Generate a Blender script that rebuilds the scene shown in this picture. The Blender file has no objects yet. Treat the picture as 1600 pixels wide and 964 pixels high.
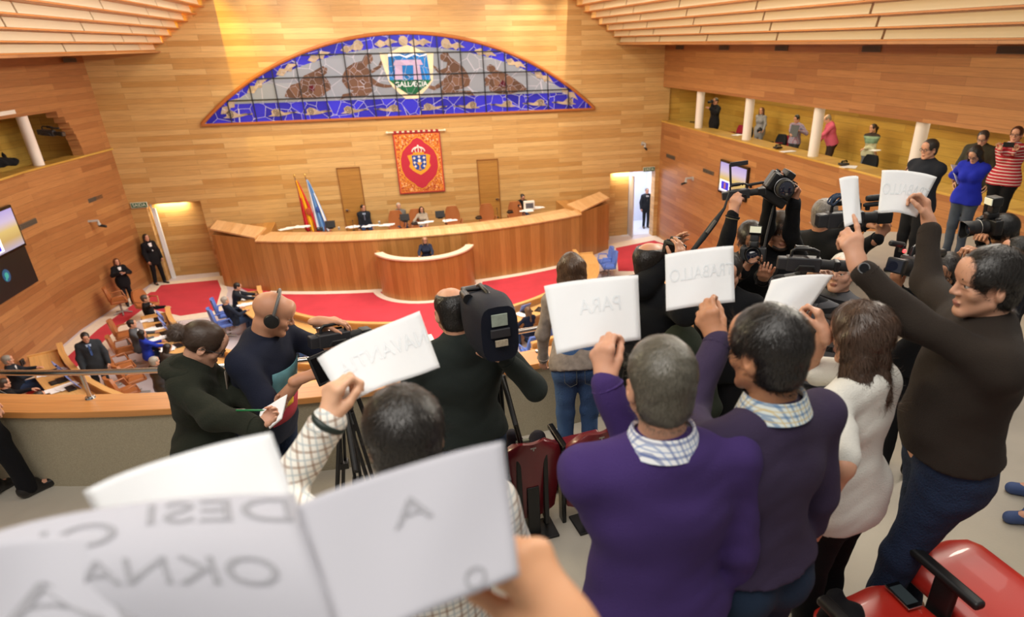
import bpy, math, random
import numpy as np
from mathutils import Vector, Matrix, Euler
R = math.radians
random.seed(7)
scn = bpy.context.scene
COL = scn.collection
# ------------------------------------------------------------------ camera
FPX, CX, CY, PITCH, ROLL, YAW, H = 1007.46, 886.03, 565.51, 0.460751, 0.015965, 0.266594, 7.687
CAM = np.array([0, 0, H])
_fw = np.array([0, math.cos(PITCH), -math.sin(PITCH)]); _r = np.array([1., 0, 0]); _u = np.cross(_r, _fw)
_c, _s = math.cos(ROLL), math.sin(ROLL)
def _room(v):
    c, s = math.cos(YAW), math.sin(YAW)
    return np.array([v[0]*c+v[1]*s, -v[0]*s+v[1]*c, v[2]])
FW = _room(_fw); RT = _room(_c*_r-_s*_u); UP = _room(_s*_r+_c*_u)
def ray(x, y): return FW + RT*((x-CX)/FPX) + UP*((CY-y)/FPX)
def atz(x, y, z): r = ray(x, y); return CAM + r*((z-H)/r[2])
def aty(x, y, Y): r = ray(x, y); return CAM + r*(Y/r[1])
def atx(x, y, X): r = ray(x, y); return CAM + r*(X/r[0])
def atd(x, y, d): return CAM + ray(x, y)*d          # d = depth along the view axis
def atr(x, y, rr): r = ray(x, y); return CAM + r*(rr/math.hypot(r[0], r[1]))
cd = bpy.data.cameras.new('camera'); cam = bpy.data.objects.new('camera', cd); COL.objects.link(cam)
M = Matrix((RT, UP, -FW)).transposed().to_4x4(); M.translation = Vector(CAM); cam.matrix_world = M
cd.sensor_width = 36; cd.lens = FPX/1600*36; cd.shift_x = (800-CX)/1600; cd.shift_y = (CY-482)/1600
cd.clip_start = .03; cd.clip_end = 200
cd.dof.use_dof = True; cd.dof.focus_distance = 3.8; cd.dof.aperture_fstop = 2.4
scn.camera = cam
# ------------------------------------------------------------------ world, lights, exposure
scn.view_settings.view_transform = 'Standard'; scn.view_settings.look = 'None'
scn.view_settings.exposure = 0.0; scn.view_settings.gamma = 1; scn.view_settings.use_curve_mapping = False
w = bpy.data.worlds.new('world'); scn.world = w; w.use_nodes = True
w.node_tree.nodes['Background'].inputs[0].default_value = (1, .96, .92, 1)
w.node_tree.nodes['Background'].inputs[1].default_value = .25
scn.cycles.use_denoising = True; scn.cycles.max_bounces = 6; scn.cycles.diffuse_bounces = 4
scn.cycles.glossy_bounces = 3; scn.cycles.transmission_bounces = 4; scn.cycles.sample_clamp_indirect = 4
def area(name, loc, size, power, color, rot=(0, 0, 0), spread=180):
    l = bpy.data.lights.new(name, 'AREA'); l.shape = 'RECTANGLE'; l.size, l.size_y = size
    l.energy = power; l.color = color; l.spread = R(spread)
    o = bpy.data.objects.new(name, l); COL.objects.link(o); o.location = loc; o.rotation_euler = rot; return o
def spot(name, loc, to, power, color, ang=40, blend=.5, rad=.08):
    l = bpy.data.lights.new(name, 'SPOT'); l.energy = power; l.color = color; l.spot_size = R(ang); l.spot_blend = blend
    l.shadow_soft_size = rad
    o = bpy.data.objects.new(name, l); COL.objects.link(o); o.location = loc
    o.rotation_euler = (Vector(to)-Vector(loc)).to_track_quat('-Z', 'Y').to_euler(); return o
WARM = (1, .86, .68); NEUT = (1, .95, .88)
for i, x in enumerate((-3.2, 1.3, 5.8)):
    for j, y in enumerate((13, 19)):
        area('hall_light', (x, y, 9.9), (2.4, 2.4), 270, NEUT)
for x in (-2.5, 1.3, 5.1):
    area('wall_wash_light', (x, 21.5, 9.6), (2.2, .8), 110, WARM, (R(38), 0, 0))
area('public_gallery_light', (-1.2, .6, 10.4), (5, 3), 250, NEUT)
area('public_gallery_light', (4.5, 3.5, 10.2), (4, 3), 110, NEUT)
area('press_gallery_light', (12.4, 19, 6.2), (.6, 11), 60, (1, .9, .6))
area('press_gallery_light', (12.0, 9, 6.2), (.8, 7), 34, (1, .9, .7))
area('press_gallery_light', (-10.9, 22, 6.2), (.6, 7), 35, (1, .9, .6))
# ------------------------------------------------------------------ helpers
MATS = {}
def nmat(name):
    m = bpy.data.materials.new(name); m.use_nodes = True; MATS[name] = m
    nt = m.node_tree; return m, nt, nt.nodes['Principled BSDF']
def N(nt, t, **kw):
    n = nt.nodes.new(t)
    for k, v in kw.items():
        if k.startswith('i_'):
            k = k[2:]; k = int(k) if k.isdigit() else k.replace('_', ' ')
            n.inputs[k].default_value = v
        else: setattr(n, k, v)
    return n
def c4(c): return (c[0], c[1], c[2], 1)
def hexc(h):
    v = [int(h[i:i+2], 16)/255 for i in (0, 2, 4)]
    return tuple(x/12.92 if x <= .04045 else ((x+.055)/1.055)**2.4 for x in v)
def mat(name, col, rough=.6, metal=0, bump=0, bscale=60, noise=0, nscale=20, emit=0, spec=.5, sheen=0, coat=0, trans=0):
    if name in MATS: return MATS[name]
    if isinstance(col, str): col = hexc(col)
    m, nt, b = nmat(name); L = nt.links
    b.inputs['Base Color'].default_value = c4(col); b.inputs['Roughness'].default_value = rough
    b.inputs['Metallic'].default_value = metal; b.inputs['Specular IOR Level'].default_value = spec
    if sheen: b.inputs['Sheen Weight'].default_value = sheen
    if coat: b.inputs['Coat Weight'].default_value = coat
    if emit: b.inputs['Emission Color'].default_value = c4(col); b.inputs['Emission Strength'].default_value = emit
    tc = N(nt, 'ShaderNodeTexCoord')
    if noise:
        n = N(nt, 'ShaderNodeTexNoise'); n.inputs['Scale'].default_value = nscale; n.inputs['Detail'].default_value = 4
        L.new(tc.outputs['Object'], n.inputs['Vector'])
        mx = N(nt, 'ShaderNodeMix', data_type='RGBA'); mx.inputs[6].default_value = c4([x*(1-noise) for x in col]); mx.inputs[7].default_value = c4([min(1, x*(1+noise)) for x in col])
        L.new(n.outputs['Fac'], mx.inputs[0]); L.new(mx.outputs[2], b.inputs['Base Color'])
    if bump:
        n2 = N(nt, 'ShaderNodeTexNoise'); n2.inputs['Scale'].default_value = bscale; n2.inputs['Detail'].default_value = 3
        L.new(tc.outputs['Object'], n2.inputs['Vector'])
        bp = N(nt, 'ShaderNodeBump'); bp.inputs['Strength'].default_value = bump; bp.inputs['Distance'].default_value = .01
        L.new(n2.outputs['Fac'], bp.inputs['Height']); L.new(bp.outputs[0], b.inputs['Normal'])
    if trans:
        t = N(nt, 'ShaderNodeBsdfTranslucent'); t.inputs[0].default_value = c4(col)
        mx = N(nt, 'ShaderNodeMixShader'); mx.inputs[0].default_value = trans
        L.new(b.outputs[0], mx.inputs[1]); L.new(t.outputs[0], mx.inputs[2]); L.new(mx.outputs[0], nt.nodes['Material Output'].inputs[0])
    return m
def planks(name, ca, cb, row=.16, length=2.3, vertical=False, rough=.38, gap=.003, dark=.35):
    m, nt, b = nmat(name); L = nt.links
    uv = N(nt, 'ShaderNodeUVMap'); mp = N(nt, 'ShaderNodeMapping')
    if vertical: mp.inputs['Rotation'].default_value = (0, 0, R(90))
    L.new(uv.outputs[0], mp.inputs[0])
    br = N(nt, 'ShaderNodeTexBrick', offset=.37, offset_frequency=2)
    br.inputs['Scale'].default_value = 1; br.inputs['Mortar Size'].default_value = gap; br.inputs['Brick Width'].default_value = length
    br.inputs['Row Height'].default_value = row; br.inputs['Mortar Smooth'].default_value = .1
    br.inputs['Color1'].default_value = c4(ca); br.inputs['Color2'].default_value = c4(cb)
    br.inputs['Mortar'].default_value = c4([x*dark for x in ca])
    L.new(mp.outputs[0], br.inputs[0])
    m2 = N(nt, 'ShaderNodeMapping'); m2.inputs['Scale'].default_value = (1.1, 30, 1); L.new(mp.outputs[0], m2.inputs[0])
    n = N(nt, 'ShaderNodeTexNoise'); n.inputs['Scale'].default_value = 1.5; n.inputs['Detail'].default_value = 4; L.new(m2.outputs[0], n.inputs[0])
    mr = N(nt, 'ShaderNodeMapRange'); mr.inputs[1].default_value = .3; mr.inputs[2].default_value = .7; mr.inputs[3].default_value = .84; mr.inputs[4].default_value = 1.13
    L.new(n.outputs['Fac'], mr.inputs[0])
    mx = N(nt, 'ShaderNodeVectorMath', operation='SCALE'); L.new(br.outputs['Color'], mx.inputs[0]); L.new(mr.outputs[0], mx.inputs['Scale'])
    L.new(mx.outputs[0], b.inputs['Base Color']); b.inputs['Roughness'].default_value = rough
    bp = N(nt, 'ShaderNodeBump'); bp.inputs['Strength'].default_value = .3; bp.inputs['Distance'].default_value = .01; bp.invert = True
    L.new(br.outputs['Fac'], bp.inputs['Height']); L.new(bp.outputs[0], b.inputs['Normal'])
    return m
class MB:
    """collects shapes, links them as one mesh object"""
    def __init__(s): s.v = []; s.f = []; s.m = []; s.uv = {}; s.X = Matrix.Identity(4)
    def add(s, vs, fs, m=0):
        o = len(s.v); s.v += [tuple(s.X @ Vector(p)) for p in vs]
        s.f += [tuple(i+o for i in f) for f in fs]; s.m += [m]*len(fs); return o
    def box(s, c, d, m=0, rot=None):
        h = [x/2 for x in d]; vs = []
        for z in (-1, 1):
            for y in (-1, 1):
                for x in (-1, 1):
                    p = Vector((x*h[0], y*h[1], z*h[2]))
                    if rot is not None: p = rot @ p
                    vs.append(p+Vector(c))
        s.add(vs, [(0, 2, 3, 1), (4, 5, 7, 6), (0, 1, 5, 4), (2, 6, 7, 3), (0, 4, 6, 2), (1, 3, 7, 5)], m); return s
    def cyl(s, a, b, r0, r1=None, n=16, m=0, cap=True):
        r1 = r0 if r1 is None else r1; a, b = Vector(a), Vector(b); d = (b-a).normalized()
        t = Vector((0, 0, 1)) if abs(d.z) < .9 else Vector((1, 0, 0)); x = d.cross(t).normalized(); y = d.cross(x)
        vs = []
        for c, r in ((a, r0), (b, r1)):
            for i in range(n):
                q = 2*math.pi*i/n; vs.append(c+(x*math.cos(q)+y*math.sin(q))*r)
        fs = [(i, (i+1) % n, n+(i+1) % n, n+i) for i in range(n)]
        if cap: fs += [tuple(range(n-1, -1, -1)), tuple(range(n, 2*n))]
        s.add(vs, fs, m); return s
    def tube(s, pts, r, n=8, m=0, closed=False):
        pts = [Vector(p) for p in pts]; K = len(pts); vs = []; up = None
        for i, p in enumerate(pts):
            if closed: d = pts[(i+1) % K]-pts[i-1]
            else: d = pts[min(i+1, K-1)]-pts[max(i-1, 0)]
            d.normalize()
            if up is None:
                t = Vector((0, 0, 1)) if abs(d.z) < .9 else Vector((1, 0, 0)); up = t
            x = d.cross(up).normalized(); y = x.cross(d).normalized(); up = y
            rr = r[i] if isinstance(r, (list, tuple)) else r
            for k in range(n):
                q = 2*math.pi*k/n; vs.append(p+(x*math.cos(q)+y*math.sin(q))*rr)
        fs = []
        for i in range(K if closed else K-1):
            j = (i+1) % K
            for k in range(n): fs.append((i*n+k, i*n+(k+1) % n, j*n+(k+1) % n, j*n+k))
        if not closed: fs += [tuple(range(n-1, -1, -1)), tuple(range((K-1)*n, K*n))]
        s.add(vs, fs, m); return s
    def ball(s, c, r, n=16, m=0, rot=None):
        if not isinstance(r, (list, tuple)): r = (r, r, r)
        k = n//2; vs = []; c = Vector(c)
        for i in range(k+1):
            th = math.pi*i/k
            for j in range(n):
                ph = 2*math.pi*j/n; p = Vector((r[0]*math.sin(th)*math.cos(ph), r[1]*math.sin(th)*math.sin(ph), r[2]*math.cos(th)))
                if rot is not None: p = rot @ p
                vs.append(c+p)
        s.add(vs, [(i*n+j, (i+1)*n+j, (i+1)*n+(j+1) % n, i*n+(j+1) % n) for i in range(k) for j in range(n)], m); return s
    def lathe(s, prof, a=(0, 0, 0), axis=(0, 0, 1), n=24, m=0):
        a = Vector(a); d = Vector(axis).normalized(); t = Vector((0, 0, 1)) if abs(d.z) < .9 else Vector((1, 0, 0))
        x = d.cross(t).normalized(); y = d.cross(x); vs = []
        for h, r in prof:
            for i in range(n):
                q = 2*math.pi*i/n; vs.append(a+d*h+(x*math.cos(q)+y*math.sin(q))*max(r, 1e-4))
        K = len(prof); fs = [(i*n+k, i*n+(k+1) % n, (i+1)*n+(k+1) % n, (i+1)*n+k) for i in range(K-1) for k in range(n)]
        fs += [tuple(range(n-1, -1, -1)), tuple(range((K-1)*n, K*n))]
        s.add(vs, fs, m); return s
    def prism(s, poly, z0, z1, m=0):
        n = len(poly); vs = [(p[0], p[1], z0) for p in poly]+[(p[0], p[1], z1) for p in poly]
        s.add(vs, [tuple(range(n-1, -1, -1)), tuple(range(n, 2*n))]+[(i, (i+1) % n, n+(i+1) % n, n+i) for i in range(n)], m); return s
    def plate(s, pts, off, m=0):
        """polygon of 3-D points given thickness along the vector off"""
        n = len(pts); off = Vector(off); vs = [Vector(p) for p in pts]+[Vector(p)+off for p in pts]
        s.add(vs, [tuple(range(n-1, -1, -1)), tuple(range(n, 2*n))]+[(i, (i+1) % n, n+(i+1) % n, n+i) for i in range(n)], m); return s
    def strip(s, prof, path, m=0, closed_prof=True):
        """profile points given per path station as callables path(i)->list of 3-D points"""
        n = len(path[0]); vs = [q for st in path for q in st]
        fs = [(i*n+k, i*n+(k+1) % n, (i+1)*n+(k+1) % n, (i+1)*n+k) for i in range(len(path)-1) for k in range(n)]
        fs += [tuple(range(n-1, -1, -1)), tuple(range((len(path)-1)*n, len(path)*n))]
        s.add(vs, fs, m); return s
    def build(s, name, mats, parent=None, smooth=False, bev=0, seg=2, uvfun=None, loc=None):
        me = bpy.data.meshes.new(name); vs = s.v
        if loc is not None: vs = [(p[0]-loc[0], p[1]-loc[1], p[2]-loc[2]) for p in vs]
        me.from_pydata(vs, [], s.f)
        if not isinstance(mats, (list, tuple)): mats = [mats]
        for m in mats: me.materials.append(m)
        me.polygons.foreach_set('material_index', s.m)
        if smooth: me.polygons.foreach_set('use_smooth', [True]*len(s.f))
        uvl = me.uv_layers.new(name='UVMap'); me.update()
        arr = np.zeros((len(me.loops), 2)); P = s.v
        for p in me.polygons:
            nn = p.normal; a = [abs(nn.x), abs(nn.y), abs(nn.z)]; k = a.index(max(a))
            for li in p.loop_indices:
                q = P[me.loops[li].vertex_index]
                arr[li] = uvfun(q, nn) if uvfun else ((q[0], q[1]) if k == 2 else ((q[0], q[2]) if k == 1 else (q[1], q[2])))
        uvl.data.foreach_set('uv', arr.ravel())
        o = bpy.data.objects.new(name, me); COL.objects.link(o)
        if loc is not None: o.location = loc
        if parent is not None: o.parent = parent
        if bev:
            b = o.modifiers.new('bevel', 'BEVEL'); b.width = bev; b.segments = seg; b.limit_method = 'ANGLE'; b.angle_limit = R(40)
            if not smooth:
                me.polygons.foreach_set('use_smooth', [True]*len(s.f)); wn = o.modifiers.new('wn', 'WEIGHTED_NORMAL')
        elif smooth:
            try: me.set_sharp_from_angle(angle=R(50))
            except Exception: pass
        return o
def tag(o, label=None, cat=None, group=None, kind=None):
    if label: o['label'] = label
    if cat: o['category'] = cat
    if group: o['group'] = group
    if kind: o['kind'] = kind
    return o
def thing(name, label, cat, loc=(0, 0, 0), rot=None, group=None):
    o = bpy.data.objects.new(name, None); COL.objects.link(o); o.empty_display_size = .1
    if isinstance(rot, Matrix):
        m = rot.to_4x4(); m.translation = Vector(loc); o.matrix_world = m
    else:
        o.location = loc
        if rot is not None: o.rotation_euler = (0, 0, rot)
    return tag(o, label, cat, group)
def struct(name, mb, mats, **kw): return tag(mb.build(name, mats, **kw), kind='structure')
def copy_tree(o, parent=None):
    c = o.copy(); COL.objects.link(c); c.parent = parent
    for ch in list(o.children): copy_tree(ch, c)
    return c
def orient(fwd, up=(0, 0, 1)):
    """3x3 with local +Y = fwd, +Z near up"""
    y = Vector(fwd).normalized(); x = y.cross(Vector(up)).normalized(); z = x.cross(y)
    return Matrix((x, y, z)).transposed()
def text(name, body, mtl, M4, size, parent=None, ext=.001, align='CENTER'):
    """flat lettering as a mesh; M4: local X = reading direction, local Z = out of the surface"""
    cu = bpy.data.curves.new(name, 'FONT'); cu.body = body; cu.size = size; cu.extrude = ext; cu.align_x = align; cu.align_y = 'CENTER'
    t = bpy.data.objects.new('tmp', cu); COL.objects.link(t)
    dg = bpy.context.evaluated_depsgraph_get(); me = bpy.data.meshes.new_from_object(t.evaluated_get(dg))
    bpy.data.objects.remove(t); me.name = name; me.materials.clear(); me.materials.append(mtl); me.transform(M4)
    o = bpy.data.objects.new(name, me); COL.objects.link(o)
    if parent is not None: o.parent = parent
    return o
# ================================================================== MATERIALS
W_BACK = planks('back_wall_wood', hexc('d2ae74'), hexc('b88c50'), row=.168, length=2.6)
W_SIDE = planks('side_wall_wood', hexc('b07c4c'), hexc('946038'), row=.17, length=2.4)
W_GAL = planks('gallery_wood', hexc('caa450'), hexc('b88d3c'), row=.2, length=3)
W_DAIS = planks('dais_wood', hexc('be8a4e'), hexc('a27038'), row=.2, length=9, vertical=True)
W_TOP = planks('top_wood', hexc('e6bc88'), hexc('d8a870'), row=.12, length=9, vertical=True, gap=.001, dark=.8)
W_DESK = planks('desk_wood', hexc('deb070'), hexc('d4a060'), row=.4, length=5, gap=.001, dark=.8)
W_SHELF = planks('shelf_wood', hexc('dc9c5c'), hexc('d08c4c'), row=.9, length=5, gap=.001, dark=.8)
W_CEIL = planks('louver_wood', hexc('c8823f'), hexc('b87034'), row=2, length=3)
WHITE = mat('white_paint', 'eae6de', .5)
GREY = mat('grey_metal', '9a9a98', .4)
BLACK = mat('black_plastic', '121214', .45)
BLACKG = mat('black_gloss', '0c0c0e', .15)
CHROME = mat('steel', 'c4c4c4', .22, 1)
PAPER = mat('paper', 'f4f6f8', .75, trans=.4)
PAPERD = mat('desk_paper', 'f4f4f6', .8)
RED = mat('red_carpet', 'c83a48', .95, noise=.22, nscale=1.6, bump=.3, bscale=90)
CREAM = mat('cream_border', 'eadfce', .9, noise=.12, nscale=9)
FLOORM = mat('pale_floor', 'd2cbd2', .35, noise=.1, nscale=2.5)
STONE = mat('parapet_covering', 'a59b84', .9, noise=.28, nscale=110, bump=.25, bscale=160)
TREAD = mat('tier_floor', 'b6afa2', .6, noise=.16, nscale=3, bump=.1, bscale=60)
DARKM = mat('dark_slot', '33302e', .6)
# ================================================================== ROOM
YB, XR = 25.8, 11.2
LW = [(-8.65, 25.8), (-9.55, 21.5), (-9.85, 17.0), (-10.2, 9.0), (-10.2, 3.0)]
m = MB(); m.box((1.3, 15, -.1), (26, 26, .2)); struct('floor', m, FLOORM)
# back wall pieces around the two corner niches
NL, NR, NZ = (-8.14, -6.40), (9.02, 11.02), 2.75
m = MB()
m.box(((NL[1]+NR[0])/2, YB+.2, 1.4), (NR[0]-NL[1], .4, 2.8)); m.box((-8.5, YB+.2, 1.4), (.72, .4, 2.8)); m.box((11.15, YB+.2, 1.4), (.26, .4, 2.8))
m.box((1.3, YB+.2, 6.3), (20.4, .4, 7.0))
struct('wall_back', m, W_BACK)
NB = YB+.55
m = MB(); m.box(((NL[0]+NL[1])/2, NB+.05, NZ/2), (NL[1]-NL[0], .1, NZ+.1)); m.box((NL[1]+.02, YB+.4, NZ/2), (.04, .3, NZ)); m.box(((NL[0]+NL[1])/2, YB+.4, NZ+.05), (NL[1]-NL[0], .3, .1))
struct('wall_niche_left', m, W_BACK)
m = MB(); m.box(((NR[0]+10.05)/2, NB+.05, NZ/2), (10.05-NR[0], .1, NZ+.1)); m.box((NR[0]-.02, YB+.4, NZ/2), (.04, .3, NZ)); m.box(((NR[0]+NR[1])/2, YB+.4, NZ+.05), (NR[1]-NR[0], .3, .1))
struct('wall_niche_right', m, W_BACK)
for x0, x1 in (NL, NR): area('niche_light', ((x0+x1)/2-.2, NB-.12, NZ-.06), (1.0, .08), 22, (1, .8, .5), (R(20), 0, 0))
# corridor behind the right door and the white jamb beside the left door
m = MB(); m.box((10.6, 28.6, 1.4), (2.4, .1, 2.8)); m.box((9.9, 27.6, 1.4), (.08, 2, 2.8)); m.box((11.8, 27.6, 1.4), (.08, 2.2, 2.8)); m.box((10.8, 27.35, -.03), (2.1, 2.4, .08)); m.box((10.8, 27.6, 2.85), (2, 2.2, .1))
struct('wall_corridor', m, mat('corridor_white', 'd8dcea', .6))
area('corridor_light', (10.8, 27.3, 2.7), (1.2, 1.2), 60, (.92, .95, 1))
m = MB(); m.cyl((10.75, 28.3, 0), (10.75, 28.3, 2.8), .05); tag(m.build('corridor_pipe', mat('pipe_red', 'a03028', .5), smooth=True), 'thin red vertical pipe in the white corridor behind the open door', 'pipe')
m = MB(); m.box((10.1, YB+.42, 1.3), (.05, .75, 2.6), rot=None)
d = m.build('door_1', mat('door_pale', 'c9c6cc', .4)); tag(d, kind='structure')
m = MB(); m.box((-8.02, YB+.3, 1.3), (.12, .1, 2.6)); tag(m.build('door_2', mat('door_light', 'e4ecf4', .4)), kind='structure')
# a seam line in each wide niche door, lighter panel doors either side of the tapestry
for k, (px, xw) in enumerate(((-1.62, .80), (3.56, .80))):
    d = bpy.data.objects.new('door_%d' % (3+k), None); COL.objects.link(d); tag(d, kind='structure')
    m = MB(); m.box((px+xw/2, YB-.005, 2.4), (xw, .03, 2.46)); m.build('door_leaf', planks('panel_door_wood%d' % k, hexc('b0813f'), hexc('a8783a'), row=.168, length=9), d)
    m = MB()
    for x in (px, px+xw): m.box((x, YB-.015, 2.4), (.03, .05, 2.5))
    m.box((px+xw/2, YB-.015, 3.645), (xw+.03, .05, .03)); m.build('door_frame', mat('frame_wood', '8a5a28', .5), d)
    m = MB(); hx = px+(.12 if k == 0 else xw-.12); m.box((hx, YB-.03, 2.1), (.09, .03, .06)); m.cyl((hx, YB-.03, 2.1), (hx, YB-.09, 2.1), .015); m.box((hx+.04, YB-.09, 2.1), (.12, .02, .025)); m.build('door_handle', CHROME, d)
# side walls: lower band with ledge, upper band, gallery behind the opening
ZL, ZO, ZT = 4.72, 6.04, 7.62
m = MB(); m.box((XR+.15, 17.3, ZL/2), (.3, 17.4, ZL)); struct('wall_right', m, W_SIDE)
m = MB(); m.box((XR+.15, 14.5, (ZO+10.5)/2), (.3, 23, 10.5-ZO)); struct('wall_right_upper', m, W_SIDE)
m = MB(); m.box((XR+.35, 17.1, ZL+.02), (.72, 17.5, .05)); struct('trim_1', m, W_GAL)
m = MB(); m.box((13.65, 14.5, 5.2), (.3, 23.2, 3.4)); m.box((12.4, 26.0, 5.2), (2.4, .2, 3.4)); struct('wall_gallery_right', m, W_GAL)
m = MB(); m.box((12.6, 16, 3.9), (2.2, 20.4, .2)); m.box((11.2, 6, 3.9), (5, 6, .2)); struct('floor_gallery', m, mat('gallery_floor', 'b8b09c', .6))
m = MB(); m.box((12.6, 14.5, 6.35), (2.0, 23.2, .1)); struct('ceiling_gallery', m, WHITE)
def wallseg(m, pts, z0, z1, th=.3):
    for a, b in zip(pts[:-1], pts[1:]):
        a, b = Vector(a), Vector(b); d = (b-a).normalized(); n = Vector((d.y, -d.x)); n = n if n.x < 0 else -n
        m.prism([a, b, b+n*th, a+n*th], z0, z1)
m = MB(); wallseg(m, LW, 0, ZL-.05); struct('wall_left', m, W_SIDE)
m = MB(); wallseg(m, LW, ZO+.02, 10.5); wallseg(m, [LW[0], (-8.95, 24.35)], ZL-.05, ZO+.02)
# rounded end of the left gallery opening
a0 = Vector((-8.95, 24.35)); dd = (Vector(LW[1])-Vector(LW[0])).normalized(); nn_ = Vector((-abs(dd.y), 0)).normalized()
rr = .9
for i in range(8):
    t0, t1 = i/8, (i+1)/8
    def zc(t): return ZL-.05+(ZO+.02-ZL+.05)*t
    def off(t): return rr*(1-math.sqrt(max(0, 1-t**2)))*.9
    pA = a0+dd*(off(t0)+off(t1))/2
    m.prism([a0, pA, pA+Vector((-.3, 0)), a0+Vector((-.3, 0))], zc(t0), zc(t1))
struct('wall_left_upper', m, W_SIDE)
m = MB(); wallseg(m, [(p[0]+.06, p[1]) for p in LW[:3]], ZL-.05, ZL+.0, .55); struct('trim_2', m, W_GAL)
m = MB(); wallseg(m, [(p[0]-1.9, p[1]) for p in LW[:4]], 3.7, 6.4); m.prism([(-9.1, 25.2), (-10.8, 25.0), (-10.8, 25.3), (-9.1, 25.5)], 3.7, 6.4); struct('wall_gallery_left', m, W_GAL)
m = MB(); m.prism([(-9.15, 25.2), (-10.8, 25.4), (-12.2, 12), (-10.3, 12)], 6.15, 6.25); struct('ceiling_gallery_left', m, WHITE)
m = MB(); m.prism([(-9.3, 25.1), (-10.8, 25.4), (-12.2, 12), (-10.4, 12)], 3.7, 3.8); struct('floor_gallery_left', m, MATS['gallery_floor'])
m = MB(); m.box((1.3, 15, 11.2), (25, 24, .1)); struct('ceiling', m, mat('ceiling_cream', 'd8c8a8', .8))
# columns of the galleries
COLM = mat('column_white', 'e6ddd4', .6)
_ct = ['white round column nearest the back wall in the right gallery', 'white round column between the grey-dress woman and the black-coated photographer', 'white round column beside the man in the pink shirt', 'white round column behind the man in the navy jumper']
for (x, y), lb in zip([(11.48, 23.02), (11.48, 19.55), (11.48, 15.95), (11.48, 12.25)], _ct):
    m = MB(); m.lathe([(0, .14), (1.36, .14)], (0, 0, 0)); o = m.build('column', COLM, smooth=True); o.location = (x, y, ZL+.02); tag(o, lb, 'column', 'gallery columns')
m = MB(); m.lathe([(0, .14), (1.4, .14)]); o = m.build('column', COLM, smooth=True); o.location = (-9.52, 22.6, ZL-.04); tag(o, 'white round column in the left gallery opening', 'column', 'gallery columns')
# ceiling louvers: steps of wooden boards running along the hall on both sides, each lower one nearer the wall
for side in (1, -1):
    x0 = 9.35 if side == 1 else -6.55
    sx = -.29*side
    for k in range(8):
        xx = x0+sx*k; zz = ZT+.0+.205*k
        o = bpy.data.objects.new('ceiling_louver', None); COL.objects.link(o)
        nm = ['lowest', 'second lowest', 'third', 'fourth', 'fifth', 'sixth', 'seventh', 'topmost'][k]
        tag(o, '%s long stepped wooden light louver of the %s ceiling slope' % (nm, 'right' if side == 1 else 'left'), 'ceiling louver', 'ceiling louvers')
        y = YB; seg = [1.6, 2.2, 3.4, 3.6, 3.6, 3.6, 3.6, 3.6]; j = 0; off = .35*k
        m = MB(); m.box((xx+.14*side, 14.8, zz+.012), (.34, 22, .025)); m.build('bottom_board', W_CEIL, o)
        y = YB-off*.4
        for j, L_ in enumerate(seg):
            y1 = max(y-L_, 3.4)
            if y-y1 > .2:
                m = MB(); m.box((xx, (y+y1)/2, zz+.12), (.02, y-y1-.07, .19), rot=Matrix.Rotation(R(12*side), 3, 'Y')); m.build('diffuser_panel', mat('louver_panel', 'f4e6c8', .5, trans=.3), o)
            y = y1
    # flat soffit from lowest louver to the side wall
    m = MB(); xs = (9.2, XR) if side == 1 else (-10.3, -6.4)
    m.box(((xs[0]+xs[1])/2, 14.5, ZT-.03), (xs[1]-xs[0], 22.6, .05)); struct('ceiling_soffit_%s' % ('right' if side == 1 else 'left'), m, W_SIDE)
for y in (6, 10, 14, 18, 22):  # added fill lamps in the open hall, brightening the louver panels from the front
    area('louver_front_fill', (5.4, y, 8.9), (.5, 2.6), 150, (1, .93, .8), (0, R(72), 0), 120)
    area('louver_front_fill', (-2.6, y, 8.9), (.5, 2.6), 110, (1, .86, .5), (0, R(-72), 0), 120)
for x, p, cc, dx in ((-6.7, 3000, (1, .62, .01), .2), (-5.5, 3800, (1, .68, .01), .1), (-4.5, 1200, (1, .74, .05), -.1), (-3.3, 600, (1, .8, .35), 0), (-2.0, 600, WARM, .2), (4.6, 500, WARM, .1), (6.0, 900, WARM, -.2), (7.4, 1000, WARM, .1), (8.6, 700, WARM, 0)):
    spot('wall_spot', (x, 24.3, 11.0), (x+dx, YB-.02, 6.6 if p < 1500 else 5.0), p, cc, 46 if p < 1500 else 38, .9, .04)
# vents
def vent(p, d, sz, label, slots=False):
    o = thing('air_vent', label, 'vent', p, orient(d), 'wall air vents')
    m = MB(); m.box((0, 0, 0), (sz[0], .03, sz[1])); m.build('vent_frame', mat('vent_grey', '6b5f52', .5), o)
    m = MB()
    for i in range(5): m.box((0, -.018, -sz[1]*.36+i*sz[1]*.18), (sz[0]*.94, .01, sz[1]*.08))
    m.build('slats', DARKM, o)
for i, px in enumerate((1062, 1131, 1221, 1362, 1582)):
    p = atx(px, 73.5, XR-.02); vent((XR-.02, p[1], 7.44), (1, 0, 0), (.62, .13), ['dark air vent high on the right wall nearest the back corner', 'dark air vent second from the back corner high on the right wall', 'dark air vent third from the back corner high on the right wall', 'dark air vent fourth from the back corner high on the right wall', 'dark air vent at the right picture edge high on the wall'][i])
vent((XR-.02, 24.7, 3.5), (1, 0, 0), (.8, .13), 'grey slot vent on the right wall below the gallery, nearer the back corner')
vent((XR-.02, 21.4, 3.46), (1, 0, 0), (.8, .13), 'grey slot vent on the right wall beside the wall screen')
vent((-9.0, 24.2, 3.4), (-1, .2, 0), (.8, .13), 'grey slot vent on the left wall below the gallery corner')
vent((-9.56, 20.9, 3.42), (-1, .07, 0), (.85, .14), 'grey slot vent on the left wall above the wall screen')
vent((-8.74, 25.0, 7.40), (-1, .2, 0), (.62, .12), 'dark air vent high on the left wall')
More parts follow.
